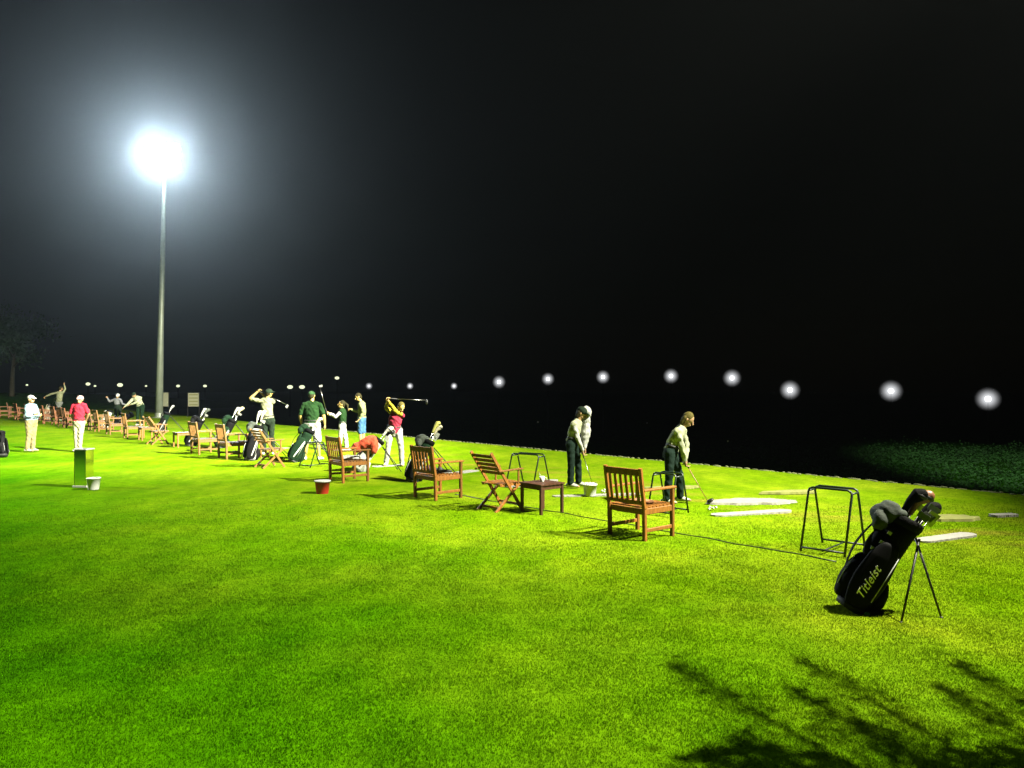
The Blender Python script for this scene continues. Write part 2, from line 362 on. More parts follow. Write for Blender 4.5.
for r_, z in enumerate((POLEH - .42, POLEH + .1, POLEH + .62)):
    for k in range(4):
        x = lx - .75 + .50 * k
        f = MB(); f.lathe([(.10, 0), (.19, .06), (.245, .22), (.255, .24)], 16)
        R = Matrix.Rotation(math.radians(112), 4, 'X') @ Matrix.Identity(4)
        h = f.build('lamp_housing', 'steel', mast, True, (x, -.05, z)); h.rotation_euler = (math.radians(108), 0, 0)
        g = MB(); g.ell((0, 0, .235), (.262, .262, .05), n=16, m=6); g.build('lens', lens, h, True)

# ------------------------------------------------------------------ distant lamps on the range
def glow_mat():  # emissive volume ball added to imitate the soft glare around each lamp
    m = bpy.data.materials.new('lamp_halo'); m.use_nodes = True; n = m.node_tree.nodes; l = m.node_tree.links
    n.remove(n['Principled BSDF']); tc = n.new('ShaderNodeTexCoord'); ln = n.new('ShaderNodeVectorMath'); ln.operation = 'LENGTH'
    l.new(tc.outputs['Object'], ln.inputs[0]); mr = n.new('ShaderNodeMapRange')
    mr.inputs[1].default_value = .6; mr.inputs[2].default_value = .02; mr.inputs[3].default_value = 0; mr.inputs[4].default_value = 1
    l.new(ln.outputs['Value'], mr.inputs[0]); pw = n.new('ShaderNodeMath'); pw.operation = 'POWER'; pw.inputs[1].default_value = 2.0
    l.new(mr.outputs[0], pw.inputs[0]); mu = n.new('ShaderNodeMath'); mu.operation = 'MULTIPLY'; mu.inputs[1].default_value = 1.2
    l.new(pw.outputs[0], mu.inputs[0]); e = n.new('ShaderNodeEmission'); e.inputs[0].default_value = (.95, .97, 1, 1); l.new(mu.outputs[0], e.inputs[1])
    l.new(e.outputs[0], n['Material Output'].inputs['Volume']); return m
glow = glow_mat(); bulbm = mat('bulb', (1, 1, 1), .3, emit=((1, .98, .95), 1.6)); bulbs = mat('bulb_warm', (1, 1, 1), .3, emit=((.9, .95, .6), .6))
lampp = None
bright = [(988, 399, 36, 'nearest and lowest of the haloed lamps, furthest along from the lit mast'), (891, 391, 38, 'haloed lamp second from the end of the row, above the black golf bag'),
          (790, 390, 42, 'haloed lamp above the green tube rack, third from the end'), (732, 378, 46, 'haloed lamp over the white sand patch'),
          (671, 376, 54, 'haloed lamp directly above the jeans golfer head'), (603, 377, 60, 'haloed lamp just above the golfer with the white scarf'),
          (548, 379, 64, 'haloed lamp left of the golfer with the white scarf'), (499, 382, 62, 'haloed lamp over the folding chair, brighter than its inner neighbour'),
          (454, 386, 112, 'small haloed lamp between the yellow headcover bag and the folding chair'), (410, 386, 112, 'small haloed lamp above the pink vest golfer head'), (369, 386, 112, 'small haloed lamp above the man in the olive jacket')]
for i, (px, py, Y, lab) in enumerate(bright):
    z = CAMH - (py - HY) / F * Y; X = (px - 512) / F * Y
    if lampp is None:
        lampp = empty('lamp_post', (X, Y, -3.25)); H = z + 3.25
        MB().loft([(0, 0, 0), (0, 0, H - .06)], [.014, .01], n=6, cap=False).build('post', 'postblack', lampp)
        MB().ell((0, 0, 0), (.6, .6, .6), n=24, m=14).build('halo', glow, lampp, True, (0, 0, H))  # glare drawn as a glowing ball around the bulb, no solid fitting
        MB().ell((0, 0, 0), (.13, .13, .13), n=14, m=9).build('bulb', bulbm, lampp, True, (0, 0, H))
        o = lampp; H0 = H
    else:
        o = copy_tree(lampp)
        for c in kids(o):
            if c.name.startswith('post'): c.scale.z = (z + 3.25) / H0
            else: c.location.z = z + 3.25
    o.location = (X, Y, -3.25); tag(o, lab, 'lamp', 'haloed lamps across the dark range')
small = [(337, 378, .24, 'small lone lamp higher than its neighbours, above the girl with the raised club'), (302, 387, .3, 'warm far lamp just left of the green shirt man head'), (290, 387, .3, 'warm far lamp second left of the green shirt man head'),
         (205, 386, .2, 'far lamp right of the scoreboard sign'), (178, 386, .2, 'far lamp between mast and scoreboard sign'), (146, 386, .13, 'very faint far lamp just left of the mast'),
         (120, 385, .3, 'far lamp above the white capped grey golfer'), (88, 384, .24, 'far lamp right of the red shirt man head'), (95, 386, .14, 'tiny far lamp a little right of the lamp by the red shirt man'),
         (27, 385, .13, 'tiny far lamp above the man in the white cap')]
sp = None
for px, py, r, lab in small:
    Y = 125; z = CAMH - (py - HY) / F * Y; X = (px - 512) / F * Y
    if sp is None:
        sp = empty('far_lamp', (X, Y, -3.25))
        MB().loft([(0, 0, 0), (0, 0, 5)], [.05, .04], n=6, cap=False).build('post', 'postblack', sp)
        MB().ell((0, 0, 0), (1.35, 1, 1), n=12, m=8).build('bulb', bulbs, sp, True, (0, 0, 5)); o = sp
    else: o = copy_tree(sp)
    for c in kids(o):
        if c.name.startswith('bulb'): c.scale = (r * 1.15, r, r); c.location.z = z + 3.25
        else: c.scale.z = (z + 3.25) / 5
    o.location = (X, Y, -3.25); tag(o, lab, 'lamp', 'small far lamps low in the night')

# ------------------------------------------------------------------ furniture
ZU = V((0, 0, 1))
def armchair(m):
    r = empty('garden_armchair', (0, 0, 0)); W, D, SH, AH, H = .29, .27, .42, .64, .92
    for s in (-1, 1):
        MB().bar((s * W, -D, 0), (s * W, -D - .01, SH), .05, .05, V((0, 1, 0))).bar((s * W, -D - .01, SH - .01), (s * W, -D - .09, H), .05, .045, V((0, 1, 0))).build('leg', m, r)
        MB().bar((s * W, D, 0), (s * W, D, AH - .012), .05, .05, V((0, 1, 0))).build('leg', m, r)
        MB().bar((s * W, -D - .035, AH), (s * W, D + .05, AH), .062, .026).build('armrest', m, r)
        MB().bar((s * W, -D + .026, .14), (s * W, D - .026, .14), .028, .045).bar((s * W, -D + .02, SH - .045), (s * W, D - .026, SH - .045), .03, .075).build('stretcher', m, r)
    MB().bar((-W + .026, D, SH - .045), (W - .026, D, SH - .045), .03, .075).bar((-W + .026, -D, SH - .045), (W - .026, -D, SH - .045), .03, .075).build('apron', m, r)
    b = MB(); b.bar((-W + .026, -D - .087, H - .055), (W - .026, -D - .087, H - .055), .028, .085).bar((-W + .026, -D - .03, SH + .065), (W - .026, -D - .03, SH + .065), .028, .05)
    for k in range(6):
        x = -W + .026 + (2 * W - .052) * (k + .5) / 6
        b.bar((x, -D - .033, SH + .088), (x, -D - .082, H - .096), .045, .016, V((0, 1, 0)))
    b.build('backrest', m, r)
    b = MB()
    for k in range(8): b.bar((-W - .0, -D + .045 + k * .071, SH + .003), (W + .0, -D + .045 + k * .071, SH + .003), .055, .018)
    b.build('seat', m, r); return r
def folding(m, arms=True):
    r = empty('folding_chair', (0, 0, 0)); W = .25
    for s in (-1, 1):
        MB().bar((s * W, .27, 0), (s * W, -.36, .92), .026, .05, V((1, 0, 0)).cross(V((0, -.63, .92))).normalized()).build('leg', m, r)
        MB().bar((s * (W - .03), -.25, 0), (s * (W - .03), .24, .43), .026, .045, V((1, 0, 0)).cross(V((0, .49, .43))).normalized()).build('leg', m, r)
        if arms:
            MB().bar((s * (W + .03), -.24, .64), (s * (W + .03), .24, .655), .055, .022).build('armrest', m, r)
            MB().bar((s * (W + .03), .16, .42), (s * (W + .03), .16, .64), .022, .03).build('arm_post', m, r)
    b = MB()
    for k in range(5):
        u = .60 + k * .072; b.bar((-W + .013, .27 - .685 * u, .92 * (u + .04) + .01), (W - .013, .27 - .685 * u, .92 * (u + .04) + .01), .016, .05)
    b.build('backrest', m, r)
    b = MB()
    for k in range(7): b.bar((-W + .015, -.14 + k * .068, .425 + k * .002), (W - .015, -.14 + k * .068, .425 + k * .002), .052, .016)
    b.bar((-W + .03, -.16, .405), (-W + .03, .29, .41), .02, .025).bar((W - .03, -.16, .405), (W - .03, .29, .41), .02, .025)
    b.build('seat', m, r)
    MB().bar((-W, .2, .105), (W, .2, .105), .02, .03).bar((-W + .04, -.17, .07), (W - .04, -.17, .07), .02, .03).build('stretcher', m, r)
    return r
def table(m):
    r = empty('side_table', (0, 0, 0)); W = .25
    b = MB()
    for k in range(6): b.bar((-W, -W + .042 + k * .0835, .455), (W, -W + .042 + k * .0835, .455), .076, .02)
    b.build('table_top', m, r)
    for sx in (-1, 1):
        for sy in (-1, 1): MB().bar((sx * (W - .035), sy * (W - .035), 0), (sx * (W - .035), sy * (W - .035), .444), .045, .045).build('leg', m, r)
    a = W - .035
    MB().bar((-a + .023, a, .41), (a - .023, a, .41), .022, .065).bar((-a + .023, -a, .41), (a - .023, -a, .41), .022, .065).bar((a, -a + .023, .41), (a, a - .023, .41), .022, .065).bar((-a, -a + .023, .41), (-a, a - .023, .41), .022, .065).build('apron', m, r)
    return r
A0 = armchair('teak'); F0 = folding('teak'); T0 = table('darkteak'); used = set()
def place(proto, px, py, label, cat, group, rz=0, m=None, src='teak'):
    if proto.name in used: o = copy_tree(proto)
    else: o = proto; used.add(proto.name)
    o.location = P(px, py); o.rotation_euler = (0, 0, ROW + rz)
    tag(o, label, cat, group)
    if m: swap(o, {M[src]: M[m]})
    return o
GA = 'wooden armchairs along the tee line'
chair_a = place(A0, 641, 536, 'slatted wooden armchair nearest the camera, behind the bending golfer in jeans', 'chair', GA)
chair_b = place(A0, 438, 498, 'slatted armchair with dark shoes on its seat, beside the yellow headcover bag', 'chair', GA, .05)
chair_c = place(A0, 349, 481, 'slatted armchair with a white towel on its seat, beside the red bucket', 'chair', GA, -.03)
place(A0, 233, 458, 'pale wooden armchair between the two dark headcover bags and the small side table', 'chair', GA, 0, 'paleteak')
place(A0, 205, 453.5, 'pale wooden armchair just below the scoreboard sign', 'chair', GA, .04, 'paleteak')
place(A0, 134, 438, 'pale wooden armchair left of the mast, in front of the bending man', 'chair', GA, -.05, 'paleteak')
place(A0, 116, 434.5, 'pale wooden armchair below the grey shirted golfer', 'chair', GA, 0, 'paleteak')
place(A0, 97, 430, 'small wooden armchair just right of the red shirt man', 'chair', GA, 0, 'paleteak')
for px, py, l, rz in ((72, 428, 'reddish wooden armchair partly behind the red shirt man', 0), (60, 425, 'reddish wooden armchair below the follow-through golfer legs', .1), (50, 423.5, 'reddish wooden armchair in the crowded row, left of the follow-through golfer', -.05),
                      (42, 422, 'reddish wooden armchair close behind the white cap man belly', 0), (22, 419.5, 'reddish wooden armchair at the far end of the row, left of the white cap man', .1)):
    place(A0, px, py, l, 'chair', GA, rz, 'redteak')
GF = 'folding wooden chairs'
for px, py, l, rz in ((67, 426.5, 'reddish wooden armchair squeezed just left of the red shirt man', .15), (33, 420.8, 'reddish wooden armchair hidden behind the white cap man back', .05), (14, 418.3, 'reddish wooden armchair left of the outermost one in the far row', -.1), (5, 417.2, 'reddish wooden armchair cut by the frame at the start of the far row', .0), (104, 432, 'pale wooden armchair between the small white bag and the grey golfer', .05), (88, 429.5, 'reddish wooden armchair tucked behind the red shirt man arm', -.1)):
    place(A0, px, py, l, 'chair', GA, rz, 'redteak' if px < 100 else 'paleteak')
fold_d = place(F0, 499, 510, 'folding wooden chair with dark slatted back next to the dark side table', 'folding chair', GF)
place(F0, 269, 467, 'folding wooden chair in front of the black and white golf bag', 'folding chair', GF, .05, 'paleteak')
place(F0, 157, 444, 'folding wooden chair with crossed legs just below the mast', 'folding chair', GF, .1, 'paleteak')
GT = 'small side tables between the chairs'
tab_e = place(T0, 542, 512.5, 'dark wooden side table with a white cup on it', 'side table', GT)
place(T0, 250, 458, 'pale side table behind the folding chair by the black and white bag', 'side table', GT, 0, 'paleteak', 'darkteak')
place(T0, 183, 447, 'pale side table with white paper on it near the scoreboard sign', 'side table', GT, 0, 'paleteak', 'darkteak')
place(T0, 147, 440, 'pale side table left of the crossed-leg folding chair below the mast', 'side table', GT, 0, 'paleteak', 'darkteak')
place(T0, 85, 428.5, 'reddish side table partly behind the red shirt man', 'side table', GT, 0, 'redteak', 'darkteak')

# bag racks of bent green tube
def rack(px, py, label, w=.5, rz=0, d=.66, s=1.0):
    r = tag(empty('bag_rack', P(px, py), ROW + rz), label, 'bag rack', 'green tube racks for golf bags')
    h = .74 * s; a = .1
    def hoop(y0, y1):
        return [(-w/2, y0, .015), (-w/2, y1, h - .05), (-w/2 + .012, y1, h - .018), (-w/2 + .05, y1, h), (w/2 - .05, y1, h), (w/2 - .012, y1, h - .018), (w/2, y1, h - .05), (w/2, y0, .015)]
    MB().tube(hoop(-d/2, -a), .014).build('frame', 'rack', r, True)
    MB().tube(hoop(d/2, a), .014).build('frame', 'rack', r, True)
    MB().tube([(-w/2, -a, h - .04), (-w/2, a, h - .04)], .012).tube([(w/2, -a, h - .04), (w/2, a, h - .04)], .012).build('top_link', 'rack', r, True)
    MB().tube([(-w/2, -d/2 + .015, .06), (w/2, -d/2 + .015, .06)], .012).tube([(-w/2, d/2 - .015, .06), (w/2, d/2 - .015, .06)], .012).tube([(0, -d/2 + .01, .05), (0, d/2 - .01, .05)], .01).build('stretcher', 'rack', r, True)
rack(833, 551, 'green tube rack standing empty just left of the big black golf bag', rz=.12)
rack(528, 487, 'wide green tube rack behind the dark side table', .62, .25, .6, .86)
rack(668, 514, 'green tube rack behind the nearest armchair at the jeans golfer feet', .40, .1, .5, .84)
rack(315, 467, 'small green tube rack in front of the green shirt man legs', .42, .2, .6, .8)

# ------------------------------------------------------------------ golf clubs and bags
def club(name, grip, head, kind, label, group=None, grade='steel', back=None):
    """a club from its grip end to its head; head shaped as driver or iron"""
    g, h = V(grip), V(head); d = (h - g).normalized(); L = (h - g).length
    r = tag(empty(name, g), label, 'golf club', group); z = V((0, 0, 0)); H = h - g
    MB().loft([z, d * .26], [.0125, .0105], n=8, cap=False).build('grip', 'rubber', r, True)
    MB().loft([d * .26, H], [.0072, .0055], n=7, cap=False).build('shaft', grade, r, True)
    t = V(back) if back is not None else d.orthogonal()
    t = (t - d * t.dot(d)).normalized(); b = d.cross(t)
    fr = Matrix((t, b, d)).transposed()
    if kind == 'wood': MB().ell(H + t * .04, (.065, .05, .03), fr).build('club_head', 'darkiron', r, True)
    else:
        w = .022
        vs = [H + t * x + b * y + d * zz for x, zz, y in ((-.012, -.03, -.007), (.075, -.045, -.003), (.088, .02, -.004), (-.01, .02, -.011), (-.012, -.03, .007), (.075, -.045, .003), (.088, .02, .004), (-.01, .02, .011))]
        MB().add(vs, [(0, 1, 2, 3), (7, 6, 5, 4), (0, 4, 5, 1), (1, 5, 6, 2), (2, 6, 7, 3), (3, 7, 4, 0)]).build('club_head', 'headsteel', r)
    return r
def bag(px, py, lean, ang, sc, label, body, panel, pocket, stripe=None, legs=None, clubs=(), hood=None, cn='', legm='darkiron'):
    """stand bag: local +x is the way it leans; ang from the vertical"""
    base = P(px, py); rz = math.atan2(lean[1], lean[0])
    r = tag(empty('golf_bag', base, rz), label, 'golf bag', 'stand golf bags'); r.scale = (sc,) * 3
    A = V((math.sin(ang), 0, math.cos(ang))); Q = V((math.cos(ang), 0, -math.sin(ang))); S = V((0, 1, 0))
    at = lambda a, q=0, s=0: A * a + Q * q + S * s + V((0, 0, .10 * math.sin(ang)))
    b = MB(); b.loft([at(.0), at(.03), at(.25), at(.5), at(.72), at(.83)], [(.115, .125), (.13, .14), (.125, .135), (.12, .13), (.125, .135), (.13, .14)], Q, 22, False)
    b.build('bag_body', body, r, True)
    MB().loft([at(-.035), at(.02)], [(.125, .135), (.14, .15)], Q, 22, False).build('base', 'rubber', r, True)
    MB().loft([at(.80), at(.84), at(.875), at(.89)], [(.138, .148), (.146, .156), (.146, .156), (.13, .14)], Q, 22, False).build('top_cuff', panel, r, True)
    def pk(a0, a1, q, s, rq, rs, nm='pocket', m_=pocket):
        n_ = 6; pts = [at(a0 + (a1 - a0) * i / (n_ - 1), q, s) for i in range(n_)]; pf = [.72, .95, 1.05, 1.0, .92, .6]
        o_ = MB().loft(pts, [(rq * k, rs * k) for k in pf], Q, 14).build(nm, m_, r, voxel=.012, relax=3)
        return o_, [at(a0 + (a1 - a0) * i / 9, q, s) for i in range(10)]
    pk(.06, .40, -.14, .02, .075, .095); pk(.46, .68, -.13, .0, .05, .085)
    pk(.03, .27, .15, .03, .075, .09); pk(.04, .60, -.035, -.13, .135, .05, 'side_pocket'); pk(.08, .56, .03, .13, .08, .05, 'side_pocket')
    if stripe:
        for s in (-1, 1): MB().loft([at(.1, -.03, s * .184), at(.3, .0, s * .188), at(.56, .03, s * .181)], [(.016, .004), (.02, .004), (.010, .004)], Q, 8).build('trim', stripe, r, True)
    # zips
    for q0, s0, a0, a1 in ((-.205, -.02, .10, .38), (.05, -.184, .12, .55)):
        MB().tube([at(a0, q0, s0), at((a0 + a1) / 2, q0 * 1.04, s0 * 1.02), at(a1, q0, s0)], .004, 6).build('zip', 'silverpaint', r, True)
    st = []
    for i in range(13):
        u = i / 12; st.append(at(.20 + .55 * u, -.17 - .07 * math.sin(PI * u), .10 - .12 * math.sin(PI * u) * .6))
    MB().loft(st, [(.006, .028)] * 13, Q, 8).build('strap', pocket, r, True)
    MB().loft([at(.83, -.13), at(.79, -.20), at(.70, -.205), at(.62, -.13)], [.014, .016, .016, .014], n=8).build('handle', pocket, r, True)
    for s in (-1, 1):
        top = at(.78, .15, s * .05); ft = legs[0 if s < 0 else 1] if legs else (1.0, s * .26)
        foot = V((ft[0], ft[1], .01))
        MB().loft([top, foot], [.011, .009], n=8, cap=False).ell(foot, (.016, .016, .014)).build('stand_leg', legm, r, True)
    if hood:
        MB().ell(at(.85, -.15, -.01), (.11, .10, .10), Matrix((Q, S, A)).transposed()).ell(at(.79, -.20, .02), (.07, .09, .10)).ell(at(.88, -.08, -.05), (.07, .07, .05)).ell(at(.75, -.20, -.07), (.07, .06, .09)).build('hood', hood, r, voxel=.014, relax=1)
    # clubs: things of their own standing in the bag
    W = Matrix.Translation(base) @ Matrix.Rotation(rz, 4, 'Z') @ Matrix.Scale(sc, 4)
    for i, (q, s, a, kind, cover, bend) in enumerate(clubs):
        g = W @ at(.08, q * .6, s * .6); h = W @ at(a, q * 1.35 + .02, s * 1.5)
        bk = (W.to_3x3() @ (Q * bend[0] + S * bend[1])).normalized()
        o = club('golf_club', g, h, 'wood' if kind == 'wood' else 'iron', f'club with {cn[kind + (cover or "")]}', cn['group'], back=bk)
        if cover:
            d = (h - g).normalized(); H = h - g; t = (bk - d * bk.dot(d)).normalized()
            MB().loft([H - d * .19, H - d * .08, H + t * .03, H + t * .055 + d * .02], [.026 * sc, .034 * sc, (.062 * sc, .05 * sc), (.05 * sc, .042 * sc)], t, 12).build('headcover', cover, o, voxel=.007)
    return r
def cl(n, kinds, spread=.09, seed=1):
    rs = random.Random(seed); out = []
    for i in range(n):
        k = kinds[i % len(kinds)]; w = i * 2.399
        ln = (1.19 + .05 * rs.random()) if k[0] == 'wood' else 1.01 + .08 * rs.random()
        out.append((spread * math.cos(w) * (.4 + .6 * rs.random()), spread * math.sin(w) * (.4 + .6 * rs.random()), ln, k[0], k[1], (1, rs.uniform(-.9, .9))))
    return out
bp_ = P(853, 610); f1, f2 = P(902, 623) - bp_, P(942, 618) - bp_
ln_ = V((.985, -.17, 0)); sd_ = V((.17, .985, 0))
near_clubs = [(-.07, -.03, 1.10, 'wood', 'black', (.6, -.2)), (-.02, .0, 1.12, 'wood', 'tancover', (1, -.3)), (.07, .04, 1.07, 'wood', 'black', (1, 0)),
              (.06, -.05, 1.02, 'iron', None, (1, .1)), (.08, .02, 1.0, 'iron', None, (1, -.4)), (.03, -.07, .99, 'iron', None, (1, -.8)), (.085, -.03, .96, 'iron', None, (.9, .6)), (.02, .07, 1.03, 'iron', None, (1, .5)), (.06, .0, 1.07, 'iron', None, (1, -.2)), (.0, -.08, .97, 'iron', None, (.8, -.6))]
nb = bag(852, 611, ln_, .53, 1.0, 'large black stand bag with silver script lettering, standing nearest on its legs', 'black', 'black', 'blacker',
    legs=[(f1.dot(ln_), f1.dot(sd_)), (f2.dot(ln_), f2.dot(sd_))], hood='grey', clubs=near_clubs,
    cn={'wood' + 'black': 'black knitted headcover in the large black stand bag', 'wood' + 'tancover': 'tan leather headcover in the large black stand bag', 'iron': 'bare steel iron head in the large black stand bag', 'group': 'clubs in the large black stand bag'})
# lettering on the bag's big side panel
def lettering():
    cu = bpy.data.curves.new('lettering', 'FONT'); cu.body = 'Titleist'; cu.size = .1; cu.shear = .4; cu.extrude = .0015; cu.offset = .0008; cu.align_x = 'CENTER'; cu.align_y = 'CENTER'; cu.space_character = 1.06
    o = bpy.data.objects.new('tmp', cu); C.objects.link(o); me = bpy.data.meshes.new_from_object(o.evaluated_get(bpy.context.evaluated_depsgraph_get())); bpy.data.objects.remove(o)
    me.materials.clear(); lm = mat('white_lettering', (1, 1, 1), .8); lm.node_tree.nodes['Principled BSDF'].inputs['Base Color'].default_value = (.85, .85, .82, 1); me.materials.append(lm); o = bpy.data.objects.new('lettering', me); C.objects.link(o); o.parent = nb
    ang = .53; A = V((math.sin(ang), 0, math.cos(ang))); Q = V((math.cos(ang), 0, -math.sin(ang))); S = V((0, 1, 0))
    fr = Matrix((A, -Q, -S)).transposed().to_4x4()
    o.matrix_local = Matrix.Translation(A * .25 + Q * -.05 + V((0, 0, .05)) - S * .187) @ fr
lettering()
MB().loft([(0, -.001, 0), (0, .001, 0)], [(.06, .03), (.06, .03)], (1, 0, 0), 4, False) 
for a, q in ((.60, -.115), (.52, -.15), (.50, -.075), (.40, -.10), (.70, -.10)):
    ang = .53; A = V((math.sin(ang), 0, math.cos(ang))); Q = V((math.cos(ang), 0, -math.sin(ang)))
    p = A * a + Q * q + V((0, 0, .05)); MB().box((0, 0, 0), (.034, .004, .028)).build('badge', 'silverpaint', nb, loc=p + V((0, -.125 if a > .45 else -.118, 0))).rotation_euler = (0, .53, 0)

def cnames(desc, extra):
    d = {'iron': 'bare steel head in the ' + desc, 'group': 'clubs in the ' + desc}
    for k, v in extra.items(): d['wood' + k] = f'{v} cover, in the ' + desc
    return d
M['cream'] = mat('cream_cloth', (.55, .50, .33), .85)
bag(412, 482, (.9, .45, 0), .42, .98, 'dark green and black stand bag with yellow headcover beside the armchair', 'dkgreen', 'black', 'black', 'whitec', hood='grey',
    clubs=[(.0, 0, 1.27, 'wood', 'yellow', (1, .3)), (.05, .02, 1.22, 'wood', 'cream', (1, 0)), (.06, .0, 1.08, 'iron', None, (1, .2)), (.03, -.05, 1.02, 'iron', None, (1, -.4)), (.07, .04, .98, 'iron', None, (1, .4))],
    cn=cnames('dark green bag with yellow headcover', {'yellow': 'tall yellow', 'cream': 'cream'}))
bag(357, 472, (.9, .3, 0), .66, .95, 'white and red stand bag draped with an orange towel beside the armchair', 'whitec', 'black', 'whitec', 'black',
    clubs=[(.0, 0, 1.24, 'wood', 'cream', (1, .3)), (.05, .02, 1.20, 'wood', 'black', (1, 0)), (.03, -.05, 1.02, 'iron', None, (1, -.4)), (.07, .04, .98, 'iron', None, (1, .4)), (-.02, -.04, 1.2, 'wood', 'whitec', (1, -.4))],
    cn=cnames('white and red bag with orange towel', {'cream': 'cream', 'black': 'black', 'whitec': 'white'}))
bag(293, 462, (.95, .2, 0), .50, 1.0, 'dark green stand bag leaning towards the green shirt man', 'dkgreen', 'black', 'dkgreen', 'silverpaint', hood='dkgreen',
    clubs=[(.03, 0, 1.22, 'wood', 'cream', (1, .3)), (.05, -.05, 1.08, 'iron', None, (1, .2)), (.03, -.05, 1.02, 'iron', None, (1, -.4)), (.07, .04, 1.0, 'iron', None, (1, .4))],
    cn=cnames('dark green bag by the green shirt man', {'cream': 'cream'}))
bag(250, 460, (.8, .5, 0), .22, 1.02, 'black and white stand bag behind the pale folding chair', 'whitec', 'black', 'black', 'whitec', hood='grey',
    clubs=[(.03, 0, 1.24, 'wood', 'cream', (1, .3)), (-.04, .03, 1.20, 'wood', 'whitec', (1, -.3)), (.03, -.05, 1.02, 'iron', None, (1, -.4)), (.07, .04, 1.0, 'iron', None, (1, .4))],
    cn=cnames('black and white bag by the pale folding chair', {'cream': 'cream', 'whitec': 'white'}))
bag(219, 448, (.9, .3, 0), .45, 1.05, 'black stand bag with pale headcovers behind the armchair next to the side table', 'black', 'black', 'dkgreen', 'whitec', hood='dkgreen',
    clubs=[(.03, 0, 1.28, 'wood', 'cream', (1, .3)), (-.04, .03, 1.22, 'wood', 'whitec', (1, -.3)), (.05, -.05, 1.12, 'iron', None, (1, -.4))],
    cn=cnames('black bag behind the armchair by the side table', {'cream': 'cream', 'whitec': 'white'}))
bag(189, 446, (.9, .3, 0), .40, 1.0, 'black stand bag with grey headcovers directly under the scoreboard sign', 'black', 'black', 'black', 'whitec', hood='black',
    clubs=[(.03, 0, 1.24, 'wood', 'grey', (1, .3)), (-.04, .03, 1.20, 'wood', 'whitec', (1, -.3)), (.05, -.05, 1.08, 'iron', None, (1, -.4))],
    cn=cnames('black bag under the scoreboard sign', {'grey': 'grey', 'whitec': 'white'}))
bag(103, 429, (.8, .5, 0), .35, .95, 'small white bag among the far chairs right of the red shirt man', 'whitec', 'black', 'whitec', 'black', clubs=[], cn={})
bag(116, 425, (.9, .1, 0), 1.05, 1.0, 'black bag leaning low in front of the grey shirted golfer', 'black', 'black', 'black', None, clubs=[], cn={})
bag(3, 457, (-.5, .5, 0), .5, .8, 'black bag with a white stripe, cut off left of the white cap man', 'black', 'black', 'blacker', 'whitec', clubs=[], cn={})
bag(46, 420, (.9, .3, 0), .3, 1.0, 'pale bag standing in the reddish chair row below the stretched arm of the far golfer', 'whitec', 'grey', 'cream', 'black', clubs=[(.03, 0, 1.24, 'wood', 'whitec', (1, .3)), (.05, -.05, 1.12, 'iron', None, (1, -.4))], cn=cnames('pale bag in the reddish chair row', {'whitec': 'white'}))
bag(26, 420, (.9, .3, 0), .35, .95, 'pale golf bag beside the far row start, left of the white cap man', 'cream', 'black', 'whitec', None, clubs=[], cn={})
bag(160, 433, (.9, .3, 0), .35, .95, 'small dark green bag standing right behind the crossed leg folding chair', 'dkgreen', 'black', 'black', 'whitec', clubs=[(.03, 0, 1.2, 'wood', 'whitec', (1, .3))], cn=cnames('small dark green bag near the mast', {'whitec': 'white'}))
# towel draped over the white bag
b = MB(); c0 = P(357, 472); b.ell(c0 + V((.22, -.06, .66)), (.26, .15, .13), Matrix.Rotation(-.5, 3, 'Y')).ell(c0 + V((.02, -.10, .56)), (.13, .10, .12)).ell(c0 + V((.40, -.1, .60)), (.10, .12, .20))
tag(b.build('towel', 'orange', voxel=.02), 'orange towel draped over the white and red golf bag', 'towel')

# ------------------------------------------------------------------ small things
def bucket(px, py, r, h, m, name, label, handle=True, group=None):
    o = tag(empty(name, P(px, py)), label, 'bucket', group)
    MB().lathe([(r * .76, .0), (r * .78, .01), (r * .98, h * .93), (r * 1.06, h * .93), (r * 1.06, h), (r * .95, h), (r * .93, h * .92), (r * .74, .02), (.001, .02)], 28).build('pail', m, o, True)
    if handle:
        MB().tube([(r * math.cos(a), r * .12 + r * .9 * math.sin(a) * .4, h * .95 - r * .85 * math.sin(a) * .55) for a in [PI * i / 12 for i in range(13)]], .004, 6).build('handle', 'steel', o, True)
    return o
M['whitered'] = M['white']
b1 = bucket(322.5, 494, .135, .24, 'red', 'bucket', 'red plastic bucket with a pale rim on the grass in front of the armchair')
MB().lathe([(.138, .222), (.147, .222), (.147, .243), (.135, .243)], 28).build('rim', 'whitec', b1, True)
bucket(93.5, 489.5, .12, .22, 'white', 'bucket', 'white plastic bucket beside the shiny metal bin')
b3 = bucket(590, 496, .125, .21, 'white', 'ball_basket', 'white basket of golf balls at the golfer with the white scarf feet', False)
def ballat(loc, m='ballg', label='white golf ball heaped in the basket', group='golf balls in the white basket'):
    return tag(MB().ell((0, 0, 0), (.0214,) * 3, n=12, m=8).build('golf_ball', m, None, True, loc), label, 'golf ball', group)
bl0 = ballat(P(590, 496) + V((0, 0, .225)))
def moreball(loc, label=None, group=None):
    o = bl0.copy(); C.objects.link(o); o.location = loc
    if label: o['label'] = label; o['group'] = group
for i in range(26):
    w = i * 2.4; rr_ = .10 * math.sqrt(i / 26); moreball(P(590, 496) + V((rr_ * math.cos(w), rr_ * math.sin(w), .215 - rr_ * .12 + .012 * random.random())))
for i, (x, y) in enumerate(((602, 492), (604.5, 491), (607, 490.5), (609.5, 491.5), (604, 493), (608, 492.6), (611, 492.2))):
    moreball(P(x, y) + V((0, 0, .021)), 'loose white golf ball on the grass right of the ball basket', 'loose golf balls by the basket')
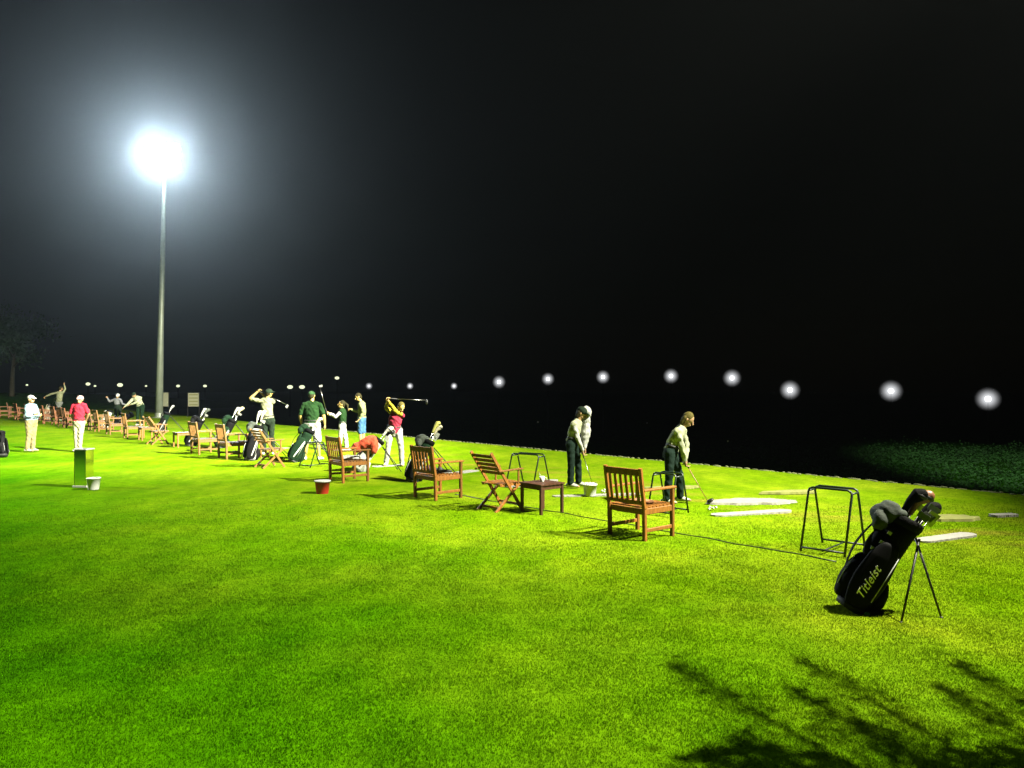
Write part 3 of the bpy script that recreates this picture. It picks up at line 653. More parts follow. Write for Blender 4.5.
for x, y in ((710, 509), (713, 510), (709, 511), (716, 509.4)): moreball(P(x, y) + V((0, 0, .03)), 'loose white golf ball at the end of the chalk white strip', 'loose golf balls by the strip')
ballat(P(867, 617) + V((0, 0, .021)), 'greenball', 'bright green golf ball on the grass under the large black bag', None)
for x, y, Y, l in ((647, 423, 30, 'golf ball in flight just left of the jeans golfer head'), (728, 441, 24, 'tiny golf ball in flight right of the jeans golfer waist'), (538, 422, 30, 'golf ball in flight left of the golfer with the white scarf'), (434, 434, 34, 'golf ball in flight right of the yellow headcover bag'), (815, 393, 34, 'golf ball in flight right of the globe lamp over the rack')):
    o = bl0.copy(); C.objects.link(o); o.location = V(((x - 512) / F * Y, Y, CAMH - (y - HY) / F * Y)); o['label'] = l; o['group'] = 'golf balls in flight'
# shiny metal bin
bn = tag(empty('metal_bin', P(84, 486.5), -.12), 'tall shiny metal bin reflecting the lawn, with a white top rim and foot', 'bin'); w = .115
MB().box((-w, 0, .37), (.012, 2 * w, .68)).build('side_panel', 'darkiron', bn); MB().box((w, 0, .37), (.012, 2 * w, .68)).build('side_panel', 'chrome', bn)
MB().box((0, -w, .37), (2 * w - .016, .012, .68)).build('front_panel', 'chrome', bn); MB().box((0, w, .37), (2 * w - .016, .012, .68)).build('back_panel', 'chrome', bn)
MB().bar((-w - .02, -w, .72), (w + .02, -w, .72), .03, .02).bar((-w - .02, w, .72), (w + .02, w, .72), .03, .02).bar((-w, -w + .016, .72), (-w, w - .016, .72), .03, .02).bar((w, -w + .016, .72), (w, w - .016, .72), .03, .02).build('top_rim', 'white', bn)
MB().box((.01, 0, .015), (2 * w + .06, 2 * w + .06, .03)).build('foot', 'white', bn)
# cup on the table, things on seats
def on(o, dx, dy, z): return o.matrix_basis @ V((dx, dy, z))
cp = tag(empty('cup', on(tab_e, -.02, .02, .466)), 'small white cup with a spoon on the dark side table', 'cup')
MB().lathe([(.028, 0), (.03, .004), (.042, .085), (.038, .085), (.027, .01), (.001, .01)], 18).build('cup_body', 'white', cp, True)
MB().tube([(.03, 0, .03), (.065, 0, .035), (.07, 0, .06), (.038, 0, .07)], .005).build('handle', 'white', cp, True); MB().tube([(.0, .0, .012), (-.05, .02, .15)], .004).build('spoon', 'steel', cp, True)
def shoe_at(loc, rz, label, group, m='rubber'):
    o = tag(empty('shoe', loc, rz), label, 'shoe', group)
    MB().ell((0, -.07, .05), (.042, .06, .05)).ell((0, .05, .032), (.045, .09, .032)).ell((0, -.08, .085), (.034, .04, .03)).build('upper', m, o, voxel=.008)
    MB().loft([(0, -.12, .008), (0, -.03, .008), (0, .06, .008), (0, .14, .008)], [(.03, .008), (.036, .008), (.046, .008), (.028, .008)], (1, 0, 0), 12).build('sole', 'whitec', o, True)
shoe_at(on(chair_b, .10, .06, .433), ROW - .6, 'black shoe lying on the seat of the armchair', 'pair of black shoes on the armchair')
shoe_at(on(chair_b, -.04, .04, .433), ROW - .3, 'black shoe lying on the seat of the armchair', 'pair of black shoes on the armchair')
tag(MB().ell(on(chair_b, -.12, -.1, .50), (.10, .09, .07)).ell(on(chair_b, -.16, .0, .49), (.08, .07, .06)).build('pouch', mat('purple_pouch', (.10, .03, .10), .7), voxel=.012), 'dark purple pouch on the seat beside the black shoes', 'pouch')
def cloth(name, o, d, m, label, cat, w=.2, h=.03, z=.433):
    b = MB(); c = on(o, *d, z)
    for i in range(5): b.ell(c + V((random.uniform(-w, w) * .6, random.uniform(-w, w) * .4, h * .7)), (w * .6, w * .5, h), Matrix.Rotation(random.random() * 3, 3, 'Z'))
    tag(b.build(name, m, voxel=.012), label, cat)
cloth('towel', chair_c, (0, .02), 'whitec', 'crumpled white towel on the seat of the armchair by the red bucket', 'towel', .22, .05)
cloth('towel', chair_a, (0, -.02), mat('rust_cloth', (.40, .16, .06), .9, var=.2), 'rust coloured towel folded on the seat of the nearest armchair', 'towel', .2, .025)

def strip(p, q, w, label, name='painted_strip', m='chalk', h=.018):
    p, q = V(p), V(q); t = (q - p).normalized(); b = V((-t.y, t.x, 0)); mb = MB(); n_ = 40; top = []
    out = []
    for i in range(n_ + 1):
        u = i / n_; e = min(1, min(u, 1 - u) * 12) ** .5; out.append(p.lerp(q, u) + b * (w / 2 * e + random.uniform(-.006, .006)))
    for i in range(n_, -1, -1):
        u = i / n_; e = min(1, min(u, 1 - u) * 12) ** .5; out.append(p.lerp(q, u) - b * (w / 2 * e + random.uniform(-.006, .006)))
    k = len(out); vs = [v_ + V((0, 0, -.02)) for v_ in out] + [v_ + V((0, 0, h - .004)) for v_ in out]
    mb.add(vs, [tuple(range(k, 2 * k))] + [(i, (i + 1) % k, k + (i + 1) % k, k + i) for i in range(k)])
    return tag(mb.build(name, m), label, 'tee strip', 'white strips laid on the tee')
strip(P(711, 515.5), P(791, 510.5), .22, 'narrow white strip below the larger white sand patch')
strip(P(917, 541.5), P(973, 534), .22, 'white strip behind the large black bag, thickest and nearest')
strip(P(991, 515.5), P(1016, 514.5), .16, 'short pale strip furthest towards the side of the range edge')
strip(P(925, 500), P(958, 497), .12, 'thin pale strip low behind the large black bag headcovers') if False else None
strip(P(552, 496.5), P(640, 494), .16, 'white strip passing under the ball basket')
strip(P(506, 487.5), P(557, 480), .24, 'white strip behind the dark side table')
strip(P(372, 467), P(404, 465), .25, 'white strip under the pink vest golfer feet')
strip(P(458, 473), P(476, 470.5), .26, 'white strip between the armchair and the folding chair')
strip(P(272, 450), P(287, 448), .30, 'white strip behind the dark green bag')
def patch(c, rx, ry, rz, label, m='sand', seed=0):
    rs = random.Random(seed); n_ = 60; ph = [rs.random() * 6 for _ in range(4)]; mb = MB(); vs = []
    for k_ in range(n_):
        w = 2 * PI * k_ / n_; r_ = 1 + .10 * math.sin(2 * w + ph[0]) + .09 * math.sin(3 * w + ph[1]) + .06 * math.sin(7 * w + ph[2]) + .04 * math.sin(13 * w + ph[3])
        vs.append(V((rx * r_ * math.cos(w), ry * r_ * math.sin(w), 0)))
    R = Matrix.Rotation(rz, 3, 'Z'); c = V(c)
    low = [c + R @ v_ + V((0, 0, -.02)) for v_ in vs]; top = [c + R @ (v_ * .96) + V((0, 0, .018)) for v_ in vs]
    mb.add(low + top, [tuple(range(n_, 2 * n_))] + [(i, (i + 1) % n_, n_ + (i + 1) % n_, n_ + i) for i in range(n_)])
    tag(mb.build('sand_patch', m), label, 'sand patch', 'sand filled divot patches on the tee')
M['palesand'] = mat('pale_worn_turf', (.33, .34, .08), .95, var=.25, scale=9, bump=.4)
patch(P(750, 501.5), .68, .30, .10, 'broad white sand patch right of the jeans golfer club', seed=3)
patch(P(950, 518), .46, .20, .25, 'pale sand patch behind the large black bag headcovers', 'palesand', 5)
patch(P(790, 492), .62, .14, .2, 'faint thin sand patch beyond the broad white patch', 'palesand', 6)
patch(P(672, 487.5), .5, .16, .2, 'faint sand patch just behind the jeans golfer', 'palesand', 8)
# thin dark streak
b = MB(); q0, q1 = P(455, 495), P(838, 562.5); pts = [q0.lerp(q1, i / 40) + V((.03 * math.sin(i * .9), .02 * math.sin(i * 1.7), .012)) for i in range(41)]
b.tube(pts, .009, 6); tag(b.build('streak', 'rack', smooth=True), 'thin dark streak on the grass from the folding chair to the near tube rack', 'streak')  # thin dark tube laid along the ground
# signs
def sign(px, py, Y, w, h, zc, label, rows):
    X = (px - 512) / F * Y; s = tag(empty('sign_board', (X, Y, 0), .1), label, 'sign', 'pale boards on posts by the mast')
    MB().box((0, 0, zc), (w, .04, h)).build('panel', 'board', s)
    for sx in (-1, 1): MB().bar((sx * (w / 2 + .03), 0, -.6), (sx * (w / 2 + .03), 0, zc + h / 2 + .05), .05, .05).build('post', 'darkiron', s)
    for r_ in range(rows):
        MB().box((0, -.024, zc - h / 2 + h * (r_ + .5) / rows), (w * .84, .006, h / rows * .34)).build('line_row', mat('olive_line', (.28, .27, .08), .7), s)
YS = 47
sign(193.5, 400, YS, .62, .82, CAMH - (399.7 - HY) / F * YS, 'pale scoreboard sign with rows on two thin posts, right of the mast', 4)
sign(165.5, 400, 50, .36, .9, CAMH - (399.5 - HY) / F * 50, 'narrow pale board half hidden behind the mast foot', 0)

# ------------------------------------------------------------------ people
def hand(mb, w, d, nrm, side, grip, fat=1.):
    """palm + four fingers + thumb. w wrist, d pointing direction, nrm palm normal, side +-1 where the thumb is"""
    w, d = V(w), V(d).normalized(); nrm = V(nrm); nrm = (nrm - d * nrm.dot(d)).normalized(); a = d.cross(nrm) * side
    mb.loft([w, w + d * .03, w + d * .085], [(.026 * fat, .018), (.036, .016), (.040, .015)], a, 12)
    for i, (L, o_) in enumerate(((.072, .030), (.080, .010), (.075, -.010), (.058, -.029))):
        p = w + d * .085 + a * o_; dd = d.copy(); pts = [p - d * .02, p]; c = (1.15 if grip else .32)
        for s_ in range(3):
            dd = (dd * math.cos(c) + nrm * math.sin(c)).normalized(); p = p + dd * L * (.42, .32, .26)[s_]; pts.append(p)
            nrm2 = nrm; 
            c_ = c; nn_ = (nrm * math.cos(c_ * (s_ + 1)) - d * math.sin(c_ * (s_ + 1)))
            dd = (d * math.cos(c_ * (s_ + 1)) + nrm * math.sin(c_ * (s_ + 1)))
        mb.loft(pts, [.0095, .0095, .009, .0085, .0075], n=8)
    p = w + d * .025 + a * .028
    mb.loft([p, p + a * .03 + d * .03 + nrm * .012, p + a * (.022 if grip else .045) + d * .06 + nrm * (.03 if grip else .014)], [.012, .0105, .009], n=8)

def person(px, py, J, label, top=None, topm='whitec', leg='whitec', legtype='trousers', shoes='clay', skin='skin', hat=None, hair='hair', hairlen=0, face=(0, -1, 0), tilt=None,
           sleeve='short', sc=1., fat=1., vox=.009, vest=None, grip=(True, True), arm=None, belly=0, inner=None, group='golfers and players on the tee', name='person'):
    g = P(px, py)
    J = {k: V(v) * sc for k, v in J.items()}
    J['sL'].z -= .025; J['sR'].z -= .025
    J['sL'] = J['sL'].lerp(J['neck'], .06); J['sR'] = J['sR'].lerp(J['neck'], .06)
    f = V(face).normalized(); up = (J['head'] - J['neck']).normalized() if tilt is None else V(tilt)
    up = (up - f * up.dot(f)).normalized(); lat = f.cross(up).normalized(); fr = Matrix((lat, f, up)).transposed()
    sh = (J['sR'] - J['sL']).normalized(); hp = (J['hR'] - J['hL']).normalized(); hip = (J['hR'] + J['hL']) / 2
    def torso(mb, k, low=True, hi=True):
        e = k * .013; fa = fat
        ch = J['chest']; nk = J['neck']; ws = hip.lerp(ch, .42)
        pts = [hip - (ch - hip).normalized() * .04, hip.lerp(ch, .15), ws, ch.lerp(hip, .25), ch.lerp(nk, .30), ch.lerp(nk, .72)]
        rad = [(.145 * fa + e, .105 * fa + e), (.155 * fa + e, .115 * fa + e), (.135 * fa + e, .10 * fa + belly + e), (.148 * fa + e, .108 * fa + belly * .6 + e), (.155 * fa + e, .105 * fa + e), (.12 * fa + e, .08 + e)]
        mb.loft(pts, rad, hp.lerp(sh, .5).normalized(), 18)
        mb.loft([J['sL'], ch.lerp(nk, .62), J['sR']], [.05 + e, .068 + e, .05 + e], n=12)
        for s_ in 'LR': mb.loft([nk - (nk - ch).normalized() * .02, nk.lerp(J['s' + s_], .5) - ZU * .004, J['s' + s_]], [.045 + e, .05 + e, .048 + e], n=12)
    def armm(mb, s, e, upto=2.):
        a, b_, c = J['s' + s], J['e' + s], J['w' + s]
        if upto <= 1: mb.loft([a, a.lerp(b_, upto)], [.047 * fat + e, .050 * fat + e], n=12)
        else:
            mb.loft([a, a.lerp(b_, .5), b_], [.048 * fat + e, .046 * fat + e, .038 * fat + e], n=12)
            mb.loft([b_, b_.lerp(c, .35), b_.lerp(c, min(1, upto - 1))], [.039 * fat + e, .038 * fat + e, .026 + e], n=12)
    def legg(mb, s, e, upto=2.):
        a, b_, c = J['h' + s], J['k' + s], J['a' + s]
        mb.loft([a, a.lerp(b_, .5), b_], [.088 * fat + e, .072 * fat + e, .052 + e], n=14)
        if upto > 1: mb.loft([b_, b_.lerp(c, .35), b_.lerp(c, .8), c], [.052 + e, .056 + e, .040 + e, .036 + e * 1.5], n=14)
    mb = MB(); torso(mb, 0)
    nk = J['neck']; mb.loft([J['chest'].lerp(nk, .8), nk, nk.lerp(J['head'], .6)], [.062, .052, .052], n=12)
    hd = J['head']
    mb.ell(hd + fr @ V((0, -.008, .015)), (.074, .092, .098), fr, 18, 12).ell(hd + fr @ V((0, .028, -.052)), (.052, .058, .058), fr)
    mb.loft([hd + fr @ V((0, .085, .012)), hd + fr @ V((0, .112, -.022))], [.010, .014], n=8).ell(hd + fr @ V((0, .083, -.062)), (.022, .012, .010), fr)
    for s in (-1, 1): mb.ell(hd + fr @ V((s * .076, -.005, -.008)), (.012, .02, .03), fr)
    for s in 'LR':
        armm(mb, s, 0); legg(mb, s, 0)
        mb.loft([J['a' + s], J['a' + s].lerp(J['t' + s], .5) - ZU * .015, J['t' + s]], [(.04, .04), (.042, .03), (.036, .02)], n=10)
        d = J.get('d' + s); d = d if d is not None else (J['w' + s] - J['e' + s])
        hand(mb, J['w' + s], d, J.get('n' + s, V((0, 0, -1)) if abs(d.normalized().z) < .8 else f), 1 if s == 'L' else -1, grip[0 if s == 'L' else 1])
    o = mb.build(name, skin, None, voxel=vox * .85, relax=2); o.location = g; tag(o, label, 'person', group)
    for s in (-1, 1):
        MB().ell(hd + fr @ V((s * .030, .080, .006)), (.013, .008, .007), fr, 10, 6).build('eye', 'eye', o, True)
    # trousers or shorts
    b = MB(); ch = J['chest']; u = (ch - hip).normalized()
    b.loft([hip - u * .05, hip + u * .02, hip + u * .10], [(.150 * fat + .014, .11 * fat + .014), (.158 * fat + .014, .118 * fat + .014), (.142 * fat + .014, .104 * fat + .012 + belly * .3)], hp, 18)
    for s in 'LR':
        a, k_, c = J['h' + s], J['k' + s], J['a' + s]
        if legtype == 'shorts': b.loft([a, a.lerp(k_, .5), a.lerp(k_, .93)], [.105 * fat, .092 * fat, .088 * fat], n=14)
        else: b.loft([a, a.lerp(k_, .5), k_, k_.lerp(c, .4), k_.lerp(c, .96)], [.103 * fat, .086 * fat, .068, .066, .062], n=14)
    b.build('shorts' if legtype == 'shorts' else 'trousers', leg, o, voxel=vox)
    MB().loft([hip + u * .085, hip + u * .115], [(.150 * fat + .018, .108 * fat + .018 + belly * .4)] * 2, hp, 20, False).build('belt', 'rubber', o, True)
    for s in 'LR':
        a, t = J['a' + s], J['t' + s]; d = (t - a); d.z = 0; d.normalize(); la = d.cross(ZU); base = V((a.x, a.y, max(.0, min(a.z, t.z) - .03)))
        if t.z < .08 * sc and a.z < .14 * sc: base.z = 0
        MB().loft([base - d * .06 + ZU * .045, base + ZU * .055, base + d * .07 + ZU * .045, base + d * .15 + ZU * .03], [(.042, .04), (.044, .05), (.046, .04), (.036, .025)], la, 14).build('shoe', shoes, o, voxel=.009)
    # top
    b = MB(); torso(b, 1)
    if sleeve != 'none':
        for s in 'LR': armm(b, s, .012, .78 if sleeve == 'short' else 1.95)
    b.loft([J['chest'].lerp(nk, .82), nk.lerp(J['chest'], .05)], [.072, .060], n=14)
    b.build('shirt' if not top else top, topm, o, voxel=vox)
    if inner:
        b = MB()
        for s in 'LR': armm(b, s, .010, 1.95)
        b.build('sleeve', inner, o, voxel=vox)
    # hair
    if hair:
        b = MB().ell(hd + fr @ V((0, -.022, .026)), (.084, .094, .102), fr)
        b.ell(hd + fr @ V((0, -.05, -.02)), (.070, .058, .07), fr)
        if hairlen:
            for s in (-1, 0, 1): b.loft([hd + fr @ V((s * .06, -.045, .0)), hd + fr @ V((s * .062, -.05, -.09)), hd + fr @ V((s * .05, -.05 + abs(s) * .03, -.09 - hairlen))], [.04, .036, .02], n=8)
        b.build('hair', hair, o, voxel=vox * .9)
    if hat:
        b = MB().ell(hd + fr @ V((0, -.012, .045)), (.092, .108, .082), fr, 18, 10)
        b.loft([hd + fr @ V((0, .07, .052)), hd + fr @ V((0, .12, .044)), hd + fr @ V((0, .165, .030))], [(.074, .012), (.066, .010), (.04, .008)], lat, 14)
        b.build('cap', hat, o, voxel=.008)
    return o
def mt(name, c, **k): M[name] = mat(name, c, .9, var=.28, bump=1., scale=9, spec=.06, **k)
mt('lightblue', (.27, .40, .50)); mt('khaki', (.38, .31, .15)); mt('redpolo', (.68, .035, .07)); mt('cream2', (.50, .47, .32)); mt('olive', (.24, .27, .13)); mt('oliveW', (.52, .55, .36))
mt('greyp', (.25, .26, .24)); mt('khakis', (.30, .31, .18)); mt('dkpants', (.02, .035, .02)); mt('greentee', (.016, .05, .014)); mt('pink', (.42, .04, .075)); mt('yelsleeve', (.46, .36, .03))
mt('whitep', (.48, .47, .42)); mt('jeans', (.014, .03, .022)); mt('pinkcap', (.60, .38, .34)); mt('greyshirt', (.24, .25, .27)); mt('greencap', (.03, .08, .03))
def std(**k):
    """standing figure facing the camera; x right, y away, z up"""
    J = dict(hL=(.09, 0, .90), hR=(-.09, 0, .90), kL=(.10, -.01, .49), kR=(-.10, -.01, .49), aL=(.10, 0, .07), aR=(-.10, 0, .07), tL=(.11, -.15, .03), tR=(-.11, -.15, .03),
             chest=(0, 0, 1.24), neck=(0, 0, 1.44), head=(0, -.02, 1.58), sL=(.18, 0, 1.40), sR=(-.18, 0, 1.40), eL=(.22, .02, 1.12), eR=(-.22, .02, 1.12), wL=(.22, -.04, .88), wR=(-.22, -.04, .88))
    J.update(k); return J
# 1 jeans golfer
j = dict(hL=(-.12, .09, .84), hR=(-.19, -.08, .84), kL=(.02, .14, .46), kR=(-.20, -.12, .46), aL=(.04, .16, .07), aR=(-.25, -.12, .07), tL=(.19, .10, .03), tR=(-.10, -.17, .03),
         chest=(-.07, .01, 1.09), neck=(.05, .0, 1.25), head=(.13, -.02, 1.38), sL=(.08, .14, 1.19), sR=(-.08, -.13, 1.21), eL=(.13, .10, .95), eR=(.0, -.12, .95), wL=(.10, .02, .74), wR=(.07, -.05, .70),
         nL=(-1, -.2, 0), nR=(1, .2, 0), dL=(.1, 0, -1), dR=(.2, 0, -1))
person(680, 503, j, 'bending golfer with shoulder length hair, pale olive shirt and dark jeans', topm='oliveW', leg='jeans', hair='blond', hairlen=.06, face=(.72, -.34, -.58), sleeve='long', vox=.007, fat=.92)
g = P(680, 503); hnd = g + V((.07, -.03, .70))
club('golf_club', hnd + V((-.06, 0, .10)), P(708, 503.5) + V((0, 0, .03)), 'wood', 'long pale shafted club held down by the bending jeans golfer', 'clubs in golfers hands', 'tancover', (1, -.3, 0))
# 2 white cap golfer
j = dict(hL=(-.05, .09, .84), hR=(-.13, -.07, .84), kL=(.03, .11, .46), kR=(-.12, -.10, .46), aL=(.04, .12, .07), aR=(-.13, -.10, .07), tL=(.20, .08, .03), tR=(.02, -.16, .03),
         chest=(-.05, .0, 1.10), neck=(.03, .0, 1.27), head=(.09, -.01, 1.41), sL=(.13, .14, 1.22), sR=(-.08, -.13, 1.23), eL=(.20, .10, .97), eR=(-.01, -.13, .97), wL=(.15, .02, .74), wR=(.10, -.05, .70),
         nL=(-1, -.2, 0), nR=(1, .2, 0), dL=(.1, 0, -1), dR=(.2, 0, -1))
o = person(577, 487, j, 'bending golfer with a big white scarf before the face, white sleeves and dark trousers', topm='oliveW', leg='jeans', hat='dkpants', hair='hair', hairlen=.02, face=(.86, -.25, -.45), sleeve='none', inner='whitec', vox=.007, fat=.88)
MB().ell((.175, .06, 1.42), (.115, .10, .13)).ell((.17, .06, 1.28), (.10, .09, .12)).loft([(.17, .07, 1.2), (.17, .07, 1.0), (.14, .05, .80)], [.09, .10, .05], n=12).build('white_scarf', 'whitec', o, voxel=.01)
hnd = P(577, 487) + V((.10, -.03, .70)); club('golf_club', hnd + V((-.05, 0, .10)), P(593, 488) + V((0, -.0, .05)), 'iron', 'thin club held down by the golfer with the white scarf', 'clubs in golfers hands', back=(1, -.4, 0))
# 3 pink vest golfer, top of the backswing
j = dict(hL=(.10, .02, .86), hR=(-.10, .02, .86), kL=(.17, -.02, .48), kR=(-.13, -.04, .48), aL=(.19, .0, .07), aR=(-.19, .0, .07), tL=(.23, -.15, .03), tR=(-.20, -.16, .03),
         chest=(.03, -.02, 1.13), neck=(.12, -.07, 1.30), head=(.19, -.14, 1.42), sL=(.22, -.10, 1.24), sR=(-.04, .03, 1.29), eL=(.05, -.17, 1.34), eR=(-.19, .0, 1.40), wL=(-.10, -.10, 1.54), wR=(-.15, -.06, 1.56),
         dL=(-.6, .3, .6), dR=(.1, -.2, .8), nL=(.3, .8, .1), nR=(.5, -.5, 0))
person(394, 466, j, 'golfer in pink vest and white trousers with club at the top of the swing', 'vest', 'pink', 'whitep', hair='blond', hat=None, face=(.5, -.7, -.55), sleeve='none', inner='yelsleeve', skin='tan', vox=.009)
g = P(394, 466); club('golf_club', g + V((-.17, -.08, 1.63)), g + V((.78, .10, 1.58)), 'wood', 'club held level above the shoulders by the pink vest golfer', 'clubs in golfers hands', back=(.4, 0, -1))
MB_ = MB().ell(g + V((-.14, -.08, 1.63)), (.07, .06, .05))
# 4 green shirt man from behind
j = std(hL=(-.09, 0, .90), hR=(.09, 0, .90), kL=(-.13, .0, .49), kR=(.14, -.0, .49), aL=(-.17, 0, .07), aR=(.19, 0, .07), tL=(-.20, .14, .03), tR=(.25, .14, .03), chest=(0, 0, 1.24), neck=(0, .02, 1.47), head=(-.02, .05, 1.62),
        sL=(-.21, 0, 1.41), sR=(.21, 0, 1.41), eL=(-.29, 0, 1.13), eR=(.29, 0, 1.13), wL=(-.29, .08, .92), wR=(.31, .06, .90), nL=(1, 0, 0), nR=(-1, 0, 0))
person(312, 460, j, 'broad man seen from behind in green shirt, cap and white shorts', topm='greentee', leg='whitec', legtype='shorts', skin='tan', hat='greencap', face=(.05, 1, -.15), fat=1.25, sc=1.03, grip=(False, False))
# 5 girl with raised club
j = std(hL=(-.02, -.07, .76), hR=(-.02, .08, .76), kL=(-.06, -.08, .42), kR=(.05, .09, .42), aL=(-.10, -.08, .07), aR=(.10, .08, .07), tL=(-.25, -.1, .03), tR=(-.05, .06, .03), chest=(0, 0, 1.06), neck=(-.02, 0, 1.25), head=(-.04, -.01, 1.38),
        sL=(-.03, -.15, 1.19), sR=(.02, .15, 1.19), eL=(-.17, -.19, 1.02), eR=(-.18, .08, 1.03), wL=(-.38, -.08, 1.08), wR=(-.38, .0, 1.10), nL=(0, .7, .3), nR=(0, -.7, .3))
o = person(343, 451, j, 'girl with a ponytail in dark green top and white trousers raising a club', topm='greentee', leg='whitep', face=(-1, -.25, .05), sleeve='none', inner='whitec', sc=1.0, fat=.85, skin='tan', hair='hair')
MB().loft([(.05, .0, 1.42), (.13, 0, 1.36), (.15, 0, 1.22)], [.035, .04, .015], n=10).build('ponytail', 'hair', o, True)
g = P(343, 451); club('golf_club', g + V((-.44, -.04, 1.02)), g + V((-.68, -.05, 1.92)), 'iron', 'club raised upright by the ponytail girl', 'clubs in golfers hands', back=(1, 0, .3))
# 6 man in olive jacket
j = std(hL=(.02, -.09, .90), hR=(.03, .09, .90), kL=(.0, -.09, .49), kR=(.05, .09, .49), aL=(.02, -.1, .07), aR=(.05, .1, .07), tL=(-.13, -.12, .03), tR=(-.1, .08, .03), chest=(.03, 0, 1.22), neck=(-.01, 0, 1.42), head=(-.08, -.01, 1.55),
        sL=(.02, -.17, 1.37), sR=(.05, .16, 1.37), eL=(.12, -.2, 1.10), eR=(-.1, .12, 1.12), wL=(.0, -.22, .92), wR=(-.28, .0, 1.18))
person(361, 449, j, 'man in olive jacket and blue shorts looking down beside the girl', 'jacket', 'olive', 'bluish', 'shorts', skin='tan', face=(-.85, -.3, -.45), sleeve='long', hair='hair', sc=1.02, grip=(False, True))
# 7 khaki shirt golfer in follow through, from behind
j = std(hL=(.0, 0, .93), hR=(.17, 0, .93), kL=(.0, .02, .5), kR=(.16, .05, .5), aL=(-.05, 0, .07), aR=(.2, .1, .1), tL=(-.1, .14, .03), tR=(.2, .22, .03), chest=(.04, 0, 1.26), neck=(.05, .02, 1.5), head=(.10, .03, 1.64),
        sL=(-.15, 0, 1.45), sR=(.22, .02, 1.43), eL=(-.40, .03, 1.50), eR=(-.02, .2, 1.50), wL=(-.22, .08, 1.68), wR=(-.16, .12, 1.66), dL=(.4, .2, .5), dR=(-.5, 0, .5))
person(265, 455, j, 'golfer in khaki shirt and dark trousers finishing a swing with hands high', topm='khakis', leg='dkpants', face=(.6, .7, 0), sleeve='short', skin='tan', hair='hair', hat='dkpants', sc=1.05)
g = P(265, 455); club('golf_club', g + V((-.24, .06, 1.80)), g + V((.55, .30, 1.38)), 'iron', 'club behind the back of the khaki shirt golfer', 'clubs in golfers hands', back=(0, 0, -1))
# 8 red polo man
j = std(kL=(.05, -.01, .47), kR=(-.08, -.01, .47), aL=(.02, 0, .07), aR=(-.06, 0, .07), tL=(.06, -.15, .03), tR=(-.09, -.15, .03), hL=(.08, 0, .86), hR=(-.08, 0, .86), head=(.05, -.04, 1.55), neck=(.02, 0, 1.42), eR=(-.25, .02, 1.10), wR=(-.21, .10, .90), eL=(.24, .08, 1.12), wL=(.12, .18, .95))
person(79, 451, j, 'man in bright red polo and white trousers facing the camera', topm='redpolo', leg='cream2', hat='pinkcap', face=(.15, -1, -.1), skin='skin', grip=(False, False), sc=.98)
# 9 white cap man, arms folded
j = std(hL=(.02, .08, .88), hR=(.0, -.08, .88), kL=(.03, .07, .47), kR=(-.02, -.07, .47), aL=(.0, .08, .07), aR=(-.06, -.08, .07), tL=(.17, .06, .03), tR=(.12, -.10, .03), chest=(.02, 0, 1.18), neck=(-.02, 0, 1.40), head=(.02, -.02, 1.53),
        sL=(.02, .17, 1.34), sR=(-.02, -.17, 1.34), eL=(.08, .2, 1.06), eR=(.03, -.22, 1.06), wL=(.22, -.02, 1.10), wR=(.24, .0, 1.06), dL=(.1, -1, .2), dR=(.1, 1, .2), nL=(-1, 0, 0), nR=(-1, 0, 0))
person(31, 451.5, j, 'stout man with white cap, pale blue sweater and khaki trousers standing side-on', 'sweater', 'lightblue', 'khaki', hat='whitec', face=(.95, -.3, -.05), sleeve='long', fat=1.12, belly=.05, grip=(False, False))
# 10 olive follow-through golfer far left
j = std(hL=(-.09, 0, .9), hR=(.09, 0, .9), aL=(-.12, 0, .07), aR=(.12, 0, .07), chest=(.02, 0, 1.25), neck=(.05, 0, 1.47), head=(.08, .03, 1.62), eL=(-.42, 0, 1.34), wL=(-.68, 0, 1.22), sL=(-.16, 0, 1.42), sR=(.2, 0, 1.42), eR=(.26, .1, 1.6), wR=(.2, .1, 1.82))
person(59, 420.5, j, 'far golfer in olive shirt and grey shorts with one arm stretched out', topm='khakis', leg='greyp', legtype='shorts', face=(.4, .6, .1), sleeve='long', grip=(True, True), sc=1.08, vox=.012)
# 11 grey golfer with white cap
j = std(chest=(-.02, -.05, 1.10), neck=(.0, -.1, 1.28), head=(.05, -.14, 1.40), sL=(.17, -.08, 1.23), sR=(-.17, -.08, 1.23), eL=(.3, -.15, 1.0), eR=(-.38, -.1, 1.12), wL=(.45, -.15, .98), wR=(-.42, -.2, 1.3))
person(118, 424, j, 'grey shirted golfer with white cap bending over the low black bag', topm='greyshirt', leg='dkpants', hat='whitec', face=(.2, -.9, -.3), sleeve='long', grip=(True, True), sc=1.0, vox=.012)
# 12 bending man in olive white
j = std(hL=(.25, 0, .9), hR=(.07, 0, .9), kL=(.24, -.03, .48), kR=(.04, -.03, .48), aL=(.25, 0, .07), aR=(.03, 0, .07), tL=(.2, -.15, .03), tR=(0, -.15, .03), chest=(.08, -.08, 1.18), neck=(.02, -.16, 1.34), head=(-.02, -.24, 1.42), sL=(.24, -.1, 1.30), sR=(-.14, -.12, 1.26), eL=(.12, -.3, 1.08), eR=(-.28, -.25, 1.02), wL=(-.12, -.35, .98), wR=(-.42, -.3, .88))
person(137, 425.5, j, 'man in pale olive shirt leaning forward behind the chairs left of the mast', topm='oliveW', leg='dkgreen', hat='dkpants', face=(-.3, -.7, -.6), sleeve='long', grip=(False, False), sc=1.04, vox=.012, fat=1.1)

